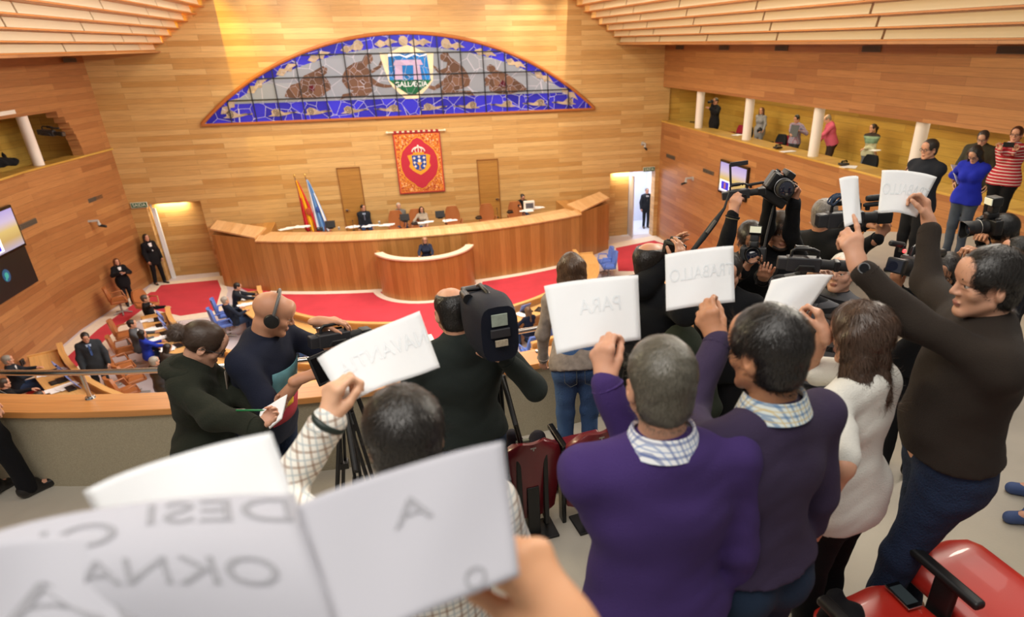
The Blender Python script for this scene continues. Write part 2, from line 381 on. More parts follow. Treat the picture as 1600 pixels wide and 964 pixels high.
# exit signs
for (px, py), lb in (((217.5, 320.5), 'green exit sign above the left corner door'), ((1014, 264.5), 'green exit sign above the open right door')):
    p = aty(px, py, YB-.03); o = thing('exit_sign', lb, 'exit sign', p)
    m = MB(); m.box((0, 0, 0), (.52, .03, .19)); m.build('plate', mat('sign_white', 'd8e0d4', .4), o, bev=.004)
    m = MB(); m.box((0, -.018, 0), (.48, .006, .155)); m.build('panel', mat('sign_green', '24603c', .4), o)
    text('lettering', 'SAIDA', mat('sign_text', 'e8f4e8', .4), Matrix.Translation((0, -.024, 0)) @ Matrix.Rotation(R(90), 4, 'X'), .15, o)
# wall cameras
def wallcam(p, d, label):
    o = thing('surveillance_camera', label, 'camera', p, orient(d), 'wall cameras')
    m = MB(); m.box((0, -.03, .06), (.12, .06, .14)); m.box((0, .12, .09), (.07, .3, .06)); m.build('bracket', mat('cam_grey', 'b4b4b0', .4), o, bev=.008)
    m = MB(); m.cyl((0, .27, .1), (0, .27, .0), .035); m.ball((0, .27, -.03), .055); m.build('pivot', mat('cam_grey', 'b4b4b0', .4), o, smooth=True)
    m = MB(); m.cyl((0, .25, -.06), (.0, .42, -.11), .045, .04); m.cyl((0, .42, -.11), (0, .46, -.12), .046, .03); m.build('lens_barrel', BLACK, o, smooth=True)
wallcam((XR-.02, 22.6, 2.95), (-1, 0, 0), 'grey surveillance camera on the right wall left of the wall screen')
wallcam((10.4, YB-.02, 3.85), (0, -1, 0), 'grey surveillance camera on the back wall above the right door')
p = atx(125, 343, -9.2); wallcam((-9.15, 23.5, 2.75), (1, .1, 0), 'grey surveillance camera on the left wall')
# small wall sockets
for (px, py), lb in (((123, 508), 'small dark wall socket low on the left wall, farther from the parapet'), ((35, 566), 'small dark wall socket low on the left wall, nearer the parapet')):
    r = ray(px, py); t = -9.66/r[0]; p = CAM+r*t
    o = thing('wall_socket', lb, 'wall socket', (p[0], p[1], p[2])); m = MB(); m.box((0, 0, 0), (.05, .16, .16)); m.build('cover', DARKM, o, bev=.008); m = MB(); m.box((.03, 0, 0), (.02, .08, .08)); m.build('insert', BLACK, o)
# wall screens
def screen_mat():
    m, nt, b = nmat('screen_picture'); L = nt.links
    tc = N(nt, 'ShaderNodeTexCoord'); sp = N(nt, 'ShaderNodeSeparateXYZ'); L.new(tc.outputs['Object'], sp.inputs[0])
    cr = N(nt, 'ShaderNodeValToRGB'); mr = N(nt, 'ShaderNodeMapRange'); mr.inputs[1].default_value = -.55; mr.inputs[2].default_value = .55
    L.new(sp.outputs['Z'], mr.inputs[0]); L.new(mr.outputs[0], cr.inputs[0])
    e = cr.color_ramp.elements; e[0].position = 0; e[0].color = (.55, .5, .75, 1); e[1].position = 1; e[1].color = (.5, .4, .85, 1)
    for ps, c in ((.3, (.7, .45, .15, 1)), (.5, (.85, .6, .2, 1)), (.7, (.75, .6, .8, 1))):
        q = e.new(ps); q.color = c
    b.inputs['Base Color'].default_value = (0, 0, 0, 1); L.new(cr.outputs[0], b.inputs['Emission Color']); b.inputs['Emission Strength'].default_value = .9
    return m
SCR = screen_mat(); SBL = mat('screen_blue', '2a2ab8', .4, emit=.8); SWH = mat('screen_white', 'f0f0ff', .4, emit=1.0)
def wallscreen(p, d, w_, h_, label):
    o = thing('wall_screen', label, 'screen', p, orient(d))
    m = MB(); m.box((0, -.03, 0), (w_+.14, .1, h_+.14)); m.build('casing', BLACKG, o, bev=.01)
    m = MB(); m.box((0, .024, 0), (w_, .008, h_)); m.build('display', SCR, o)
    m = MB(); m.box((0.25*w_, .031, -.27*h_), (.42*w_, .004, .36*h_)); m.build('caption_frame', SWH, o)
    m = MB(); m.box((0.25*w_, .036, -.27*h_), (.3*w_, .004, .28*h_)); m.build('caption_inset', SBL, o)
    m = MB(); m.box((0.25*w_, .041, -.3*h_), (.06*w_, .004, .14*h_)); m.ball((.25*w_, .041, -.2*h_), (.03*w_, .004, .04*h_)); m.build('speaker_picture', mat('screen_figure', 'a06850', .5, emit=.5), o)
    return o
wallscreen((XR-.07, 19.55, 3.5), (-1, 0, 0), 1.7, .95, 'large wall screen hanging on the right wall behind the photographers')
o = wallscreen((-9.55, 19.3, 3.55), (1, -.07, 0), 1.7, .95, 'wall screen on the left wall above the black speaker panel')
o = thing('speaker_panel', 'black square wall panel with round emblem below the left wall screen', 'wall panel', (-9.6, 19.3, 2.5), orient((1, -.07, 0)))
m = MB(); m.box((0, -.02, 0), (1.85, .08, 1.0)); m.build('panel', BLACK, o, bev=.01)
m = MB(); m.cyl((.28, .02, .05), (.28, .026, .05), .16, n=32); m.build('emblem', mat('emblem_blue', '245a8c', .4), o); m = MB(); m.cyl((.28, .027, .05), (.28, .03, .05), .08, n=24); m.cyl((.34, .027, -.04), (.34, .03, -.04), .035); m.build('emblem_centre', mat('emblem_cyan', '3fb0b0', .4), o)
# ================================================================== STAINED GLASS
ARC = []                                        # arch outline on the back wall plane
A0, A1, AT = (-5.66, 5.36), (8.24, 5.36), (1.29, 8.0)
def arch_pt(t, ins=0):
    hw = (A1[0]-A0[0])/2-ins; sg = AT[1]-A0[1]-ins; rad = (hw*hw+sg*sg)/(2*sg); ph = math.asin(hw/rad)
    a = -ph+2*ph*t; return (AT[0]+rad*math.sin(a), AT[1]-ins-rad+rad*math.cos(a))
def glassmat(name, col, var=.25, sc=2.2, emit=.22):
    m, nt, b = nmat(name); L = nt.links; col = hexc(col)
    tc = N(nt, 'ShaderNodeTexCoord'); v = N(nt, 'ShaderNodeTexVoronoi', feature='DISTANCE_TO_EDGE'); v.inputs['Scale'].default_value = sc
    mp = N(nt, 'ShaderNodeMapping'); mp.inputs['Scale'].default_value = (1, .001, 1); L.new(tc.outputs['Object'], mp.inputs[0])
    L.new(mp.outputs[0], v.inputs['Vector']); v2 = N(nt, 'ShaderNodeTexVoronoi'); v2.inputs['Scale'].default_value = sc; L.new(mp.outputs[0], v2.inputs['Vector'])
    hs = N(nt, 'ShaderNodeSeparateColor'); L.new(v2.outputs['Color'], hs.inputs[0])
    mr = N(nt, 'ShaderNodeMapRange'); mr.inputs[3].default_value = 1-var; mr.inputs[4].default_value = 1+var; L.new(hs.outputs[0], mr.inputs[0])
    sc_ = N(nt, 'ShaderNodeVectorMath', operation='SCALE'); sc_.inputs[0].default_value = col; L.new(mr.outputs[0], sc_.inputs['Scale'])
    lt = N(nt, 'ShaderNodeMath', operation='LESS_THAN'); lt.inputs[1].default_value = .010; L.new(v.outputs['Distance'], lt.inputs[0])
    mx = N(nt, 'ShaderNodeMix', data_type='RGBA'); mx.inputs[7].default_value = (.4, .4, .5, 1); L.new(lt.outputs[0], mx.inputs[0]); L.new(sc_.outputs[0], mx.inputs[6])
    L.new(mx.outputs[2], b.inputs['Base Color']); b.inputs['Roughness'].default_value = .25
    L.new(mx.outputs[2], b.inputs['Emission Color']); b.inputs['Emission Strength'].default_value = emit
    return m
G_BLUE = glassmat('blue_glass', '2c2aa4', .35, 2.2, .25); G_GREY = glassmat('grey_glass', '848b98', .08, 1.4, .03)
G_BRN = glassmat('brown_glass', '62493c', .3, 4, .04); G_TAN = glassmat('tan_glass', '9b8a74', .25, 6, .15); G_CRM = glassmat('cream_glass', 'd0c4a4', .1, 3, .08)
G_SKY = glassmat('azure_glass', '2068ac', .25, 3, .15); G_GRN = glassmat('green_glass', '1f5a3c', .3, 4, .15); G_MAU = glassmat('mauve_glass', 'a894b4', .12, 3, .1)
G_RED = glassmat('ruby_glass', '4a1420', .1, 5, .1); G_WHT = glassmat('white_glass', 'd8dce4', .05, 5, .2)
sg = bpy.data.objects.new('window_1', None); COL.objects.link(sg); tag(sg, 'wide arched stained glass window with kneeling figures, snails and a dolmen shield on the back wall', kind='structure')
NA = 48
YG = YB-.03
def wpoly(pts, y, mtl, name, th=.012):
    m = MB(); m.plate([(p[0], y, p[1]) for p in pts], (0, -th, 0)); return m.build(name, mtl, sg)
wpoly([arch_pt(i/NA) for i in range(NA+1)], YG, G_BLUE, 'blue_border_glass')
GB = 5.95                                         # bottom of the grey field
def arc2(i, n=NA):
    hw, tp = 5.95, 7.62; sgt = tp-GB; rad = (hw*hw+sgt*sgt)/(2*sgt); ph = math.asin(hw/rad); a = -ph+2*ph*i/n
    return (1.29+rad*math.sin(a), tp-rad+rad*math.cos(a))
wpoly([arc2(i) for i in range(NA+1)], YG-.012, G_GREY, 'grey_field_glass')
def px1(lst, sc, ox, oy):                         # outlines measured on the photograph, brought onto the window's plane
    out = []
    for x, y in lst:
        p = aty(ox+x/sc, oy+y/sc, YG); out.append((p[0], p[2]))
    return out
K2 = (2.424, 300, 30); K8 = (7.417, 580, 50)
KL = (5.517, 330, 60); KR = (6.886, 740, 50)
# kneeling figures beside the shield
wpoly(px1([(1108, 530), (1135, 480), (1190, 470), (1230, 450), (1170, 430), (1128, 370), (1130, 320), (1170, 250), (1230, 210), (1300, 195), (1320, 150), (1350, 128), (1385, 140), (1395, 180), (1380, 215), (1345, 225), (1340, 250), (1370, 275), (1440, 235), (1460, 190), (1480, 215), (1465, 250), (1390, 300), (1370, 290), (1390, 340), (1450, 385), (1520, 400), (1560, 400), (1555, 420), (1490, 425), (1400, 405), (1385, 460), (1350, 490), (1230, 500), (1150, 515)], *KL), YG-.024, G_BRN, 'kneeling_figure_left')
wpoly(px1([(800, 265), (830, 240), (890, 240), (912, 290), (960, 320), (1060, 400), (1110, 470), (1150, 560), (1130, 620), (1040, 660), (960, 680), (1150, 680), (1200, 740), (1130, 730), (1050, 705), (940, 705), (830, 730), (805, 690), (830, 640), (880, 610), (800, 640), (730, 675), (670, 655), (610, 610), (650, 605), (730, 630), (830, 560), (880, 490), (840, 495), (790, 490), (720, 410), (715, 380), (800, 440), (870, 410), (880, 350), (830, 340), (800, 310)], *K8), YG-.024, G_BRN, 'kneeling_figure_right')
wpoly(px1([(635, 500), (650, 450), (690, 400), (760, 380), (800, 320), (870, 290), (920, 260), (960, 238), (1000, 255), (1000, 295), (970, 320), (1000, 350), (1030, 400), (1030, 440), (985, 465), (975, 490), (900, 520), (760, 515), (680, 510)], *KL), YG-.024, G_BRN, 'crouching_figure_left')
wpoly(px1([(140, 370), (175, 345), (225, 365), (240, 410), (330, 430), (420, 490), (520, 560), (580, 620), (480, 640), (400, 665), (280, 665), (200, 650), (165, 620), (165, 570), (110, 590), (130, 540), (110, 520), (140, 470), (190, 440), (145, 410)], *KR), YG-.024, G_BRN, 'crouching_figure_right')
wpoly(px1([(845, 415), (875, 400), (895, 425), (890, 450), (865, 455), (848, 435)], *KL), YG-.036, G_RED, 'ruby_piece')
wpoly(px1([(262, 580), (310, 515), (355, 550), (345, 590)], *KR), YG-.036, G_RED, 'ruby_piece')
# shield with the dolmen
wpoly(px1([(95, 235), (190, 245), (250, 220), (330, 175), (420, 150), (500, 178), (580, 215), (650, 235), (720, 245), (715, 560), (660, 640), (540, 770), (400, 775), (260, 650), (205, 570), (140, 400), (105, 290)], *K8), YG-.026, G_CRM, 'shield_border')
wpoly(px1([(192, 250), (640, 250), (690, 555), (210, 555)], *K8), YG-.036, G_SKY, 'shield_sky')
wpoly(px1([(192, 250), (330, 255), (390, 280), (430, 265), (500, 245), (560, 275), (640, 248), (640, 268), (560, 285), (500, 262), (410, 300), (330, 272), (196, 285)], *K8), YG-.044, G_WHT, 'shield_cloud')
wpoly(px1([(205, 556), (700, 552), (640, 620), (520, 715), (430, 720), (300, 640)], *K8), YG-.036, G_GRN, 'shield_ground')
wpoly(px1([(275, 325), (570, 320), (600, 380), (245, 388)], *K8), YG-.046, G_MAU, 'dolmen_capstone')
wpoly(px1([(275, 388), (355, 388), (368, 548), (275, 552)], *K8), YG-.046, G_MAU, 'dolmen_stone')
wpoly(px1([(485, 385), (560, 385), (588, 550), (492, 552)], *K8), YG-.046, G_MAU, 'dolmen_stone')
p0 = aty(580+300/7.417, 50+612/7.417, YG); p1 = aty(580+625/7.417, 50+600/7.417, YG)
_tm = Matrix.Translation(((p0[0]+p1[0])/2, YG-.05, (p0[2]+p1[2])/2)) @ Matrix.Rotation(R(90), 4, 'X')
text('shield_lettering', 'GALLÆCIA', G_WHT, _tm, .235, sg, .004)
# snails in the lower border, birds and discs in the upper one
def snail(cx, cz, s, fl):
    pts = [(-.95, -.06), (-.6, .03), (-.2, -.02), (.05, .16), (.3, .23), (.52, .1), (.5, -.1), (.75, -.2), (.2, -.22), (-.3, -.16), (-.75, -.04), (-1.0, .02)]
    wpoly([(cx+fl*x*s, cz+z*s) for x, z in pts][::1], YG-.02, G_TAN, 'snail')
    q = []; 
    for i in range(22): a = i*.55; r = .035+.0085*i; q.append((cx+fl*(.28+r*.85*math.cos(a))*s, YG-.034, cz+(.02+r*math.sin(a))*s))
    m = MB(); m.tube(q, .014, 6); m.build('snail_spiral', mat('lead_dark', '5a4c40', .5), sg)
for i, (x, f_) in enumerate([(-4.6, -1), (-3.15, -1), (-2.0, -1), (-.75, -1), (.55, 1), (2.05, -1), (3.4, 1), (4.75, 1), (6.0, 1), (7.15, 1)]): snail(x, 5.63, .56, f_)
for i in range(12):
    t = (i+.75)/12.5
    if abs(t-.5) < .03: continue
    x, z = arch_pt(t, .26); x2, z2 = arch_pt(t+.028, .26); dx, dz = x2-x, z2-z; L_ = math.hypot(dx, dz); dx /= L_; dz /= L_
    sc_ = .46
    P_ = [(-.9, .0), (-.45, .28), (-.15, .12), (.25, .34), (.9, .06), (.4, .0), (.2, -.22), (-.05, -.08), (-.5, -.26)]
    wpoly([(x+(a*dx-b*dz)*sc_, z+(a*dz+b*dx)*sc_) for a, b in P_], YG-.02, G_TAN, 'bird')
for t in (.395, .5, .6):
    x, z = arch_pt(t, .2); m = MB(); m.cyl((x, YG-.012, z), (x, YG-.03, z), .16, n=20); m.build('round_piece', G_TAN, sg)
m = MB()
for i in range(17):
    x = A0[0]+.9+i*.8; hw = (A1[0]-A0[0])/2; sgt = AT[1]-A0[1]; rad = (hw*hw+sgt*sgt)/(2*sgt); dx = x-AT[0]
    if abs(dx) < hw-.05:
        zt = AT[1]-rad+math.sqrt(rad*rad-dx*dx); m.box((x, YG-.06, (A0[1]+zt)/2), (.032, .02, zt-A0[1]))
for z in (6.06, 6.72, 7.42):
    hw = (A1[0]-A0[0])/2; sgt = AT[1]-A0[1]; rad = (hw*hw+sgt*sgt)/(2*sgt); dx = math.sqrt(rad*rad-(z-AT[1]+rad)**2); m.box((AT[0], YG-.06, z), (2*dx, .02, .034))
m.build('glazing_bars', mat('bar_black', '15151a', .5), sg)
m = MB(); path = []
for i in range(65):
    x, z = arch_pt(i/64, -.05); path.append((x, YB-.06, z))
m.tube(path+[(A0[0]-.05, YB-.06, A0[1]-.02)][:0], .06, 8); m.box((AT[0], YB-.05, A0[1]-.03), (A1[0]-A0[0]+.15, .1, .07)); m.build('window_frame', mat('arch_frame_wood', 'a4602c', .45), sg)
# ================================================================== TAPESTRY
tp = thing('tapestry', 'crimson tapestry with gold scroll border and crowned coat of arms on the back wall', 'tapestry', (1.38, YB-.06, 3.66))
def gold_scroll():
    m, nt, b = nmat('gold_scroll'); L = nt.links; tc = N(nt, 'ShaderNodeTexCoord')
    mp = N(nt, 'ShaderNodeMapping'); mp.inputs['Scale'].default_value = (1, .01, 1); L.new(tc.outputs['Object'], mp.inputs[0])
    n = N(nt, 'ShaderNodeTexNoise'); n.inputs['Scale'].default_value = 11; n.inputs['Detail'].default_value = 1; n.inputs['Distortion'].default_value = 2.2; L.new(mp.outputs[0], n.inputs['Vector'])
    cr = N(nt, 'ShaderNodeValToRGB'); cr.color_ramp.interpolation = 'CONSTANT'; e = cr.color_ramp.elements
    e[0].color = c4(hexc('9c2a28')); e[1].color = c4(hexc('e08a2c')); e[1].position = .44
    for ps, c in ((.54, 'b03828'), (.58, 'e8b040'), (.66, 'e8c4b8')):
        q = e.new(ps); q.color = c4(hexc(c))
    L.new(n.outputs['Fac'], cr.inputs[0]); L.new(cr.outputs[0], b.inputs['Base Color']); b.inputs['Roughness'].default_value = .9; return m
TRED = mat('tapestry_crimson', 'b82c40', .95, noise=.15, nscale=40); TGOLD = mat('tapestry_gold', 'e0a030', .9, noise=.25, nscale=40); TORG = mat('tapestry_orange', 'e07038', .9); TBLU = mat('tapestry_blue', '24489c', .9); TWH = mat('tapestry_white', 'ece4dc', .9); TDK = mat('tapestry_maroon', '9a2430', .9)
hw, hh = .86, 1.1
m = MB(); m.box((0, 0, 0), (2*hw, .02, 2*hh)); m.build('backing', TDK, tp)
m = MB(); m.box((0, -.012, 0), (2*hw-.07, .006, 2*hh-.07)); m.build('edge_band', TORG, tp)
m = MB(); m.box((0, -.017, 0), (2*hw-.13, .006, 2*hh-.13)); m.build('scroll_border', gold_scroll(), tp)
def tpoly(pts, y, mtl, name, th=.006):
    m = MB(); m.plate([(p[0], y, p[1]) for p in pts], (0, -th, 0)); return m.build(name, mtl, tp)
oc = [(0, .93), (.16, .86), (.26, .74), (.42, .62), (.58, .45), (.67, .2), (.68, 0)]
oc = oc+[(x, -z) for x, z in oc[-2::-1]]; oc = oc+[(-x, z) for x, z in oc[-2:0:-1]]
tpoly([(x*1.05, z*1.03) for x, z in oc], -.021, TGOLD, 'inner_gold_line'); tpoly(oc, -.027, TRED, 'crimson_field')
tpoly([(-.42, .3), (-.26, .33), (.3, .33), (.42, .28), (.36, .0), (.4, -.1), (.28, -.25), (.12, -.36), (0, -.42), (-.12, -.36), (-.28, -.25), (-.4, -.1), (-.34, .02)], -.033, TGOLD, 'crest_mantle')
tpoly([(-.26, .3), (.26, .3), (.25, -.05), (.16, -.2), (0, -.27), (-.16, -.2), (-.25, -.05)], -.04, TBLU, 'crest_shield')
tpoly([(-.1, .04), (.1, .04), (.05, -.04), (.02, -.06), (.02, -.18), (.08, -.22), (-.08, -.22), (-.02, -.18), (-.02, -.06), (-.05, -.04)], -.047, TGOLD, 'chalice')
m = MB(); m.cyl((0, -.046, .1), (0, -.054, .1), .055, n=20); m.build('host', TWH, tp)
for x, z in ((-.18, .2), (0, .24), (.18, .2), (-.18, .04), (.18, .04), (-.16, -.1), (.16, -.1)):
    m = MB(); m.box((x, -.05, z), (.1, .006, .03)); m.box((x, -.05, z), (.03, .007, .1)); m.build('cross', TWH, tp)
m = MB(); m.box((0, -.045, .37), (.4, .01, .07)); m.build('crown_band', TGOLD, tp)
m = MB(); m.tube([(0.23*math.cos(a), -.045, .43+.16*math.sin(a)) for a in np.linspace(0, math.pi, 12)], .025, 6)
for x in (-.1, 0, .1): m.tube([(x*.9, -.046, .41), (x*1.3, -.05, .5), (x*.5, -.046, .58)], .02, 6)
m.ball((0, -.045, .64), .03); m.build('crown_arches', TWH, tp)
m = MB(); m.cyl((-1.02, -.02, 1.14), (1.02, -.02, 1.14), .022); m.ball((-1.05, -.02, 1.14), .045); m.ball((1.05, -.02, 1.14), .045); m.build('hanging_rod', mat('rod_cream', 'e4dcc4', .4), tp, smooth=True)
for i in range(9):
    m = MB(); m.box((-.76+i*.19, -.03, 1.14), (.1, .05, .1)); m.build('hanging_loop', TDK, tp)
# ================================================================== CARPETS
def ringpts(c, r, a0, a1, n=24):
    return [(c[0]+r*math.cos(R(a0+(a1-a0)*i/n)), c[1]+r*math.sin(R(a0+(a1-a0)*i/n))) for i in range(n+1)]
def ring(m, c, r0, r1, a0, a1, z0, z1, n=24, mi=0):
    A, B_ = ringpts(c, r0, a0, a1, n), ringpts(c, r1, a0, a1, n)
    st = [[(a[0], a[1], z0), (b[0], b[1], z0), (b[0], b[1], z1), (a[0], a[1], z1)] for a, b in zip(A, B_)]
    m.strip(None, st, mi)
def arcuv(c):
    def f(q, nn):
        r = math.hypot(q[0]-c[0], q[1]-c[1]); a = math.atan2(q[1]-c[1], q[0]-c[0])
        return (a*max(r, 1) if abs(nn.z) < .7 else a*8, q[2] if abs(nn.z) < .7 else r)
    return f
DC, DR = (1.3, 36.65), 14.4                      # dais arc
FC = (1.0, 21.9)                                 # centre of the benches' arcs
def carpet(name, pts, z, mtl, label):
    m = MB(); m.prism(pts, .001, z); return tag(m.build(name, mtl), label, 'carpet')
dl = ringpts(DC, DR-.02, 270-23.6, 270+23.6, 20)
circ = ringpts(FC, 5.22, 0, -180, 40)
carpet('carpet', [(-5.6, 24.4)]+dl+[(8.1, 24.4), (6.7, 22.6)]+circ+[(-4.5, 22.6)], .012, RED, 'wide red carpet in the well between the dais and the curved benches')
lf = [atz(x, y, 0)[:2] for x, y in ((252, 446), (340, 438), (346, 452), (336, 486), (282, 494), (222, 480))]
carpet('carpet', [tuple(p) for p in lf], .016, RED, 'red carpet patch in the left corner by the standing usher')
lf2 = [atz(x, y, 0)[:2] for x, y in ((238, 443), (348, 431), (356, 455), (343, 494), (275, 502), (205, 480))]
carpet('carpet_border', [tuple(p) for p in lf2], .01, CREAM, 'cream border round the red carpet patch in the left corner')
rf = [atz(x, y, 0)[:2] for x, y in ((962, 388), (1022, 376), (1090, 400), (1090, 425), (966, 424))]
carpet('carpet', [tuple(p) for p in rf], .016, RED, 'red carpet patch in front of the open right door')
rf2 = [atz(x, y, 0)[:2] for x, y in ((950, 382), (1022, 368), (1100, 396), (1100, 433), (960, 433))]
carpet('carpet_border', [tuple(p) for p in rf2], .01, CREAM, 'cream border round the red carpet patch at the right door')
wl = [(-8.85, 24.6), (-9.45, 21.4), (-9.75, 17.0), (-10.0, 12)]
def offs(d): return [(x+d, y) for x, y in wl]
carpet('carpet_border', offs(.0)+offs(1.35)[::-1], .008, CREAM, 'cream border of the carpet runner along the left wall')
carpet('carpet', offs(.42)+offs(.98)[::-1], .014, RED, 'red carpet runner along the left wall')
m = MB(); ring(m, DC, DR+.0, DR+.28, 270-23, 270+24, .012, .02, 30)
tag(m.build('carpet_border', CREAM), 'cream woven border at the foot of the long curved dais', 'carpet')
LC, LR = (1.03, 22.4), 1.7
m = MB(); ring(m, LC, LR, LR+.22, 180, 360, .012, .024, 24); m.prism([(-.89, 22.4), (-.67, 22.4), (-.67, 22.6), (-.89, 22.6)], .012, .024)
tag(m.build('carpet_border', CREAM), 'cream woven border round the foot of the lectern', 'carpet')
m = MB(); ring(m, FC, 5.0, 5.2, 0, -180, .012, .02, 40)
tag(m.build('carpet_border', CREAM), 'cream woven border of the red carpet along the front bench', 'carpet')
# ================================================================== DAIS
da = thing('dais_desk', 'long curved wooden presiding desk on the raised dais under the tapestry', 'desk', (1.3, 23.0, 0))
def loc(m): m.X = Matrix.Translation((-1.3, -23.0, 0))
ZD = 1.79
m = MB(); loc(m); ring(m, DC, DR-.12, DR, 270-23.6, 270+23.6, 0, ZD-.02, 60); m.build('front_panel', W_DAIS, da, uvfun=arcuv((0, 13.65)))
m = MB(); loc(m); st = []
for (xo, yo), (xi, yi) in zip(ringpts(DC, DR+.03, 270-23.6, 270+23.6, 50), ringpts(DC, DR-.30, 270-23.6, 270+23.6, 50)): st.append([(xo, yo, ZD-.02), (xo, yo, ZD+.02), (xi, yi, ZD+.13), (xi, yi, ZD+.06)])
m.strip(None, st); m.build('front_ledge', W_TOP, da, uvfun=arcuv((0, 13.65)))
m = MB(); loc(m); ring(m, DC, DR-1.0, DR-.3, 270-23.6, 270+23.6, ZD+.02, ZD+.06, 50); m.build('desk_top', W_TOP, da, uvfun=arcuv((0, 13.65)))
for sd in (-1, 1):
    e = ringpts(DC, DR, 270+23.6*sd, 270+23.6*sd, 1)[0]; e2 = ringpts(DC, DR-1.0, 270+23.6*sd, 270+23.6*sd, 1)[0]
    tip = (-6.0, 24.5) if sd < 0 else (8.55, 24.55); bk = (tip[0]-.0*sd, 25.75)
    m = MB(); loc(m); m.prism([e, tip, bk, (e2[0], 25.75), e2][::sd], 0, ZD+.08); m.build('wing_panel', W_DAIS, da)
    m = MB(); loc(m); q = [(e[0], e[1], ZD+.08), (tip[0], tip[1], ZD+.26), (bk[0], bk[1], ZD+.26), (e2[0]+.2*sd, e2[1]+.4, ZD+.08)]
    m.plate(q, (0, 0, .05)); m.build('wing_top', W_TOP, da)
m = MB(); m.prism([(-5.0, 25.75), (-4.6, 24.0)]+[(x, y) for x, y in ringpts(DC, DR-.4, 270-20, 270+20, 20)]+[(7.2, 24.0), (7.6, 25.75)], 0, 1.0); tag(m.build('dais_platform', W_DAIS), 'raised wooden platform behind the presiding desk', 'platform')
# lectern
le = thing('lectern', 'curved wooden lectern of the speaker standing before the dais', 'lectern', (LC[0], LC[1], 0))
m = MB(); m.X = Matrix.Translation((-LC[0], -LC[1], 0)); ring(m, LC, LR-.1, LR, 200, 340, 0, 1.4, 30)
a, b = ringpts(LC, LR, 200, 340, 1); m.prism([(a[0], a[1]), (a[0]+.1, a[1]), (a[0]+.1, 22.5), (a[0], 22.5)], 0, 1.4); m.prism([(b[0]-.1, b[1]), (b[0], b[1]), (b[0], 22.5), (b[0]-.1, 22.5)], 0, 1.4)
m.build('front_panel', W_DAIS, le, uvfun=arcuv((0, 0)))
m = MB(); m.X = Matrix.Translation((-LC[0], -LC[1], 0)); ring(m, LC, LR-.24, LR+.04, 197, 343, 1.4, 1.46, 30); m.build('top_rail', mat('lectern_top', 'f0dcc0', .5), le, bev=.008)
m = MB(); m.X = Matrix.Translation((-LC[0], -LC[1], 0)); m.box((LC[0], 21.75, .17), (2.4, 1.1, .34)); m.build('step', W_DAIS, le)
# ================================================================== BENCHES
def bench(c, r0, a0, a1, label, barrier=True):
    o = thing('curved_bench_desk', label, 'desk', (c[0], c[1], 0), group='curved bench desks'); n = max(8, int(abs(a1-a0)/4))
    X = Matrix.Translation((-c[0], -c[1], 0))
    m = MB(); m.X = X; ring(m, c, r0+.12, r0+.72, a0, a1, .72, .76, n); m.build('desk_top', W_DESK, o, uvfun=arcuv((0, 0)))
    m = MB(); m.X = X; ring(m, c, r0, r0+.05, a0, a1, 0, .92, n); m.build('front_panel', W_DESK, o, uvfun=arcuv((0, 0)))
    m = MB(); m.X = X; ring(m, c, r0-.03, r0+.1, a0, a1, .92, .96, n); m.build('top_rail', W_DESK, o, uvfun=arcuv((0, 0)))
    for a in (a0, a1):
        p = ringpts(c, r0, a, a, 1)[0]; d = Vector((math.cos(R(a)), math.sin(R(a)))); t = Vector((-d.y, d.x))*.03
        q = [Vector(p)+t, Vector(p)-t, Vector(p)+d*.75-t, Vector(p)+d*.75+t]; m = MB(); m.X = X; m.prism(q, 0, .8); m.build('end_panel', W_DESK, o)
    return o
bench(FC, 5.25, -1, -86, 'curved front bench on the right side of the red carpet')
bench(FC, 5.25, -96, -172, 'curved front bench on the left side of the red carpet')
bench(FC, 7.75, -166, -112, 'second curved bench on the left with papers in front of its sitters')
bench(FC, 10.3, -158, -120, 'third curved bench at the lower left under the railing')
bench(FC, 7.75, -25, -75, 'second curved bench on the right behind the blue chairs')
BLUEP = mat('panel_lilac_blue', '7f93d8', .5); BLUEC = mat('chair_blue', '5a78c8', .6, bump=.1)
LEATH = mat('brown_leather', 'a8683c', .35, bump=.15, bscale=25)
def put(c, r, a): p = ringpts(c, r, a, a, 1)[0]; return p
def panel(r0, a, label):
    p = put(FC, r0+.27, a); d = (FC[0]-p[0], FC[1]-p[1], 0)
    o = thing('desk_screen', label, 'desk screen', (p[0], p[1], .76), orient(d), 'bench desk screens')
    rm = Matrix.Rotation(R(28), 3, 'X'); m = MB(); m.box((0, .02, .12), (.34, .02, .26), rot=rm); m.build('lid', BLUEP, o, bev=.006); m = MB(); m.box((0, -.08, .02), (.3, .16, .03)); m.build('keypad', BLACK, o, bev=.005)
for i, a in enumerate((-163, -159, -154, -150, -146, -141, -137)): panel(7.75, a, 'pale blue desk screen on the second left bench, %s from its far end' % ['first', 'second', 'third', 'fourth', 'fifth', 'sixth', 'seventh'][i])
for i, a in enumerate((-150, -146.5, -143)): panel(10.3, a, 'pale blue desk screen on the lower left bench under the railing, %s one' % ['farthest', 'middle', 'nearest'][i])
for i, a in enumerate((-70, -64)): panel(5.25, a, 'pale blue desk screen before the seated woman on the right front bench, %s' % ['left one', 'right one'][i])
rs = random.Random(3); ords = ['white papers spread on the second left bench near its %s', ]
def papers(p, rz, label, z=.765, n=3, w_=.3, cat='papers', grp='papers on desks'):
    o = thing('loose_papers', label, cat, (p[0], p[1], z), rz, grp)
    for k in range(n):
        m = MB(); m.box((rs.uniform(-.16, .16), rs.uniform(-.08, .08), .003+.004*k), (w_, .21, .003), rot=Matrix.Rotation(rs.uniform(-.5, .5), 3, 'Z')); m.build('sheet', PAPERD, o)
    return o
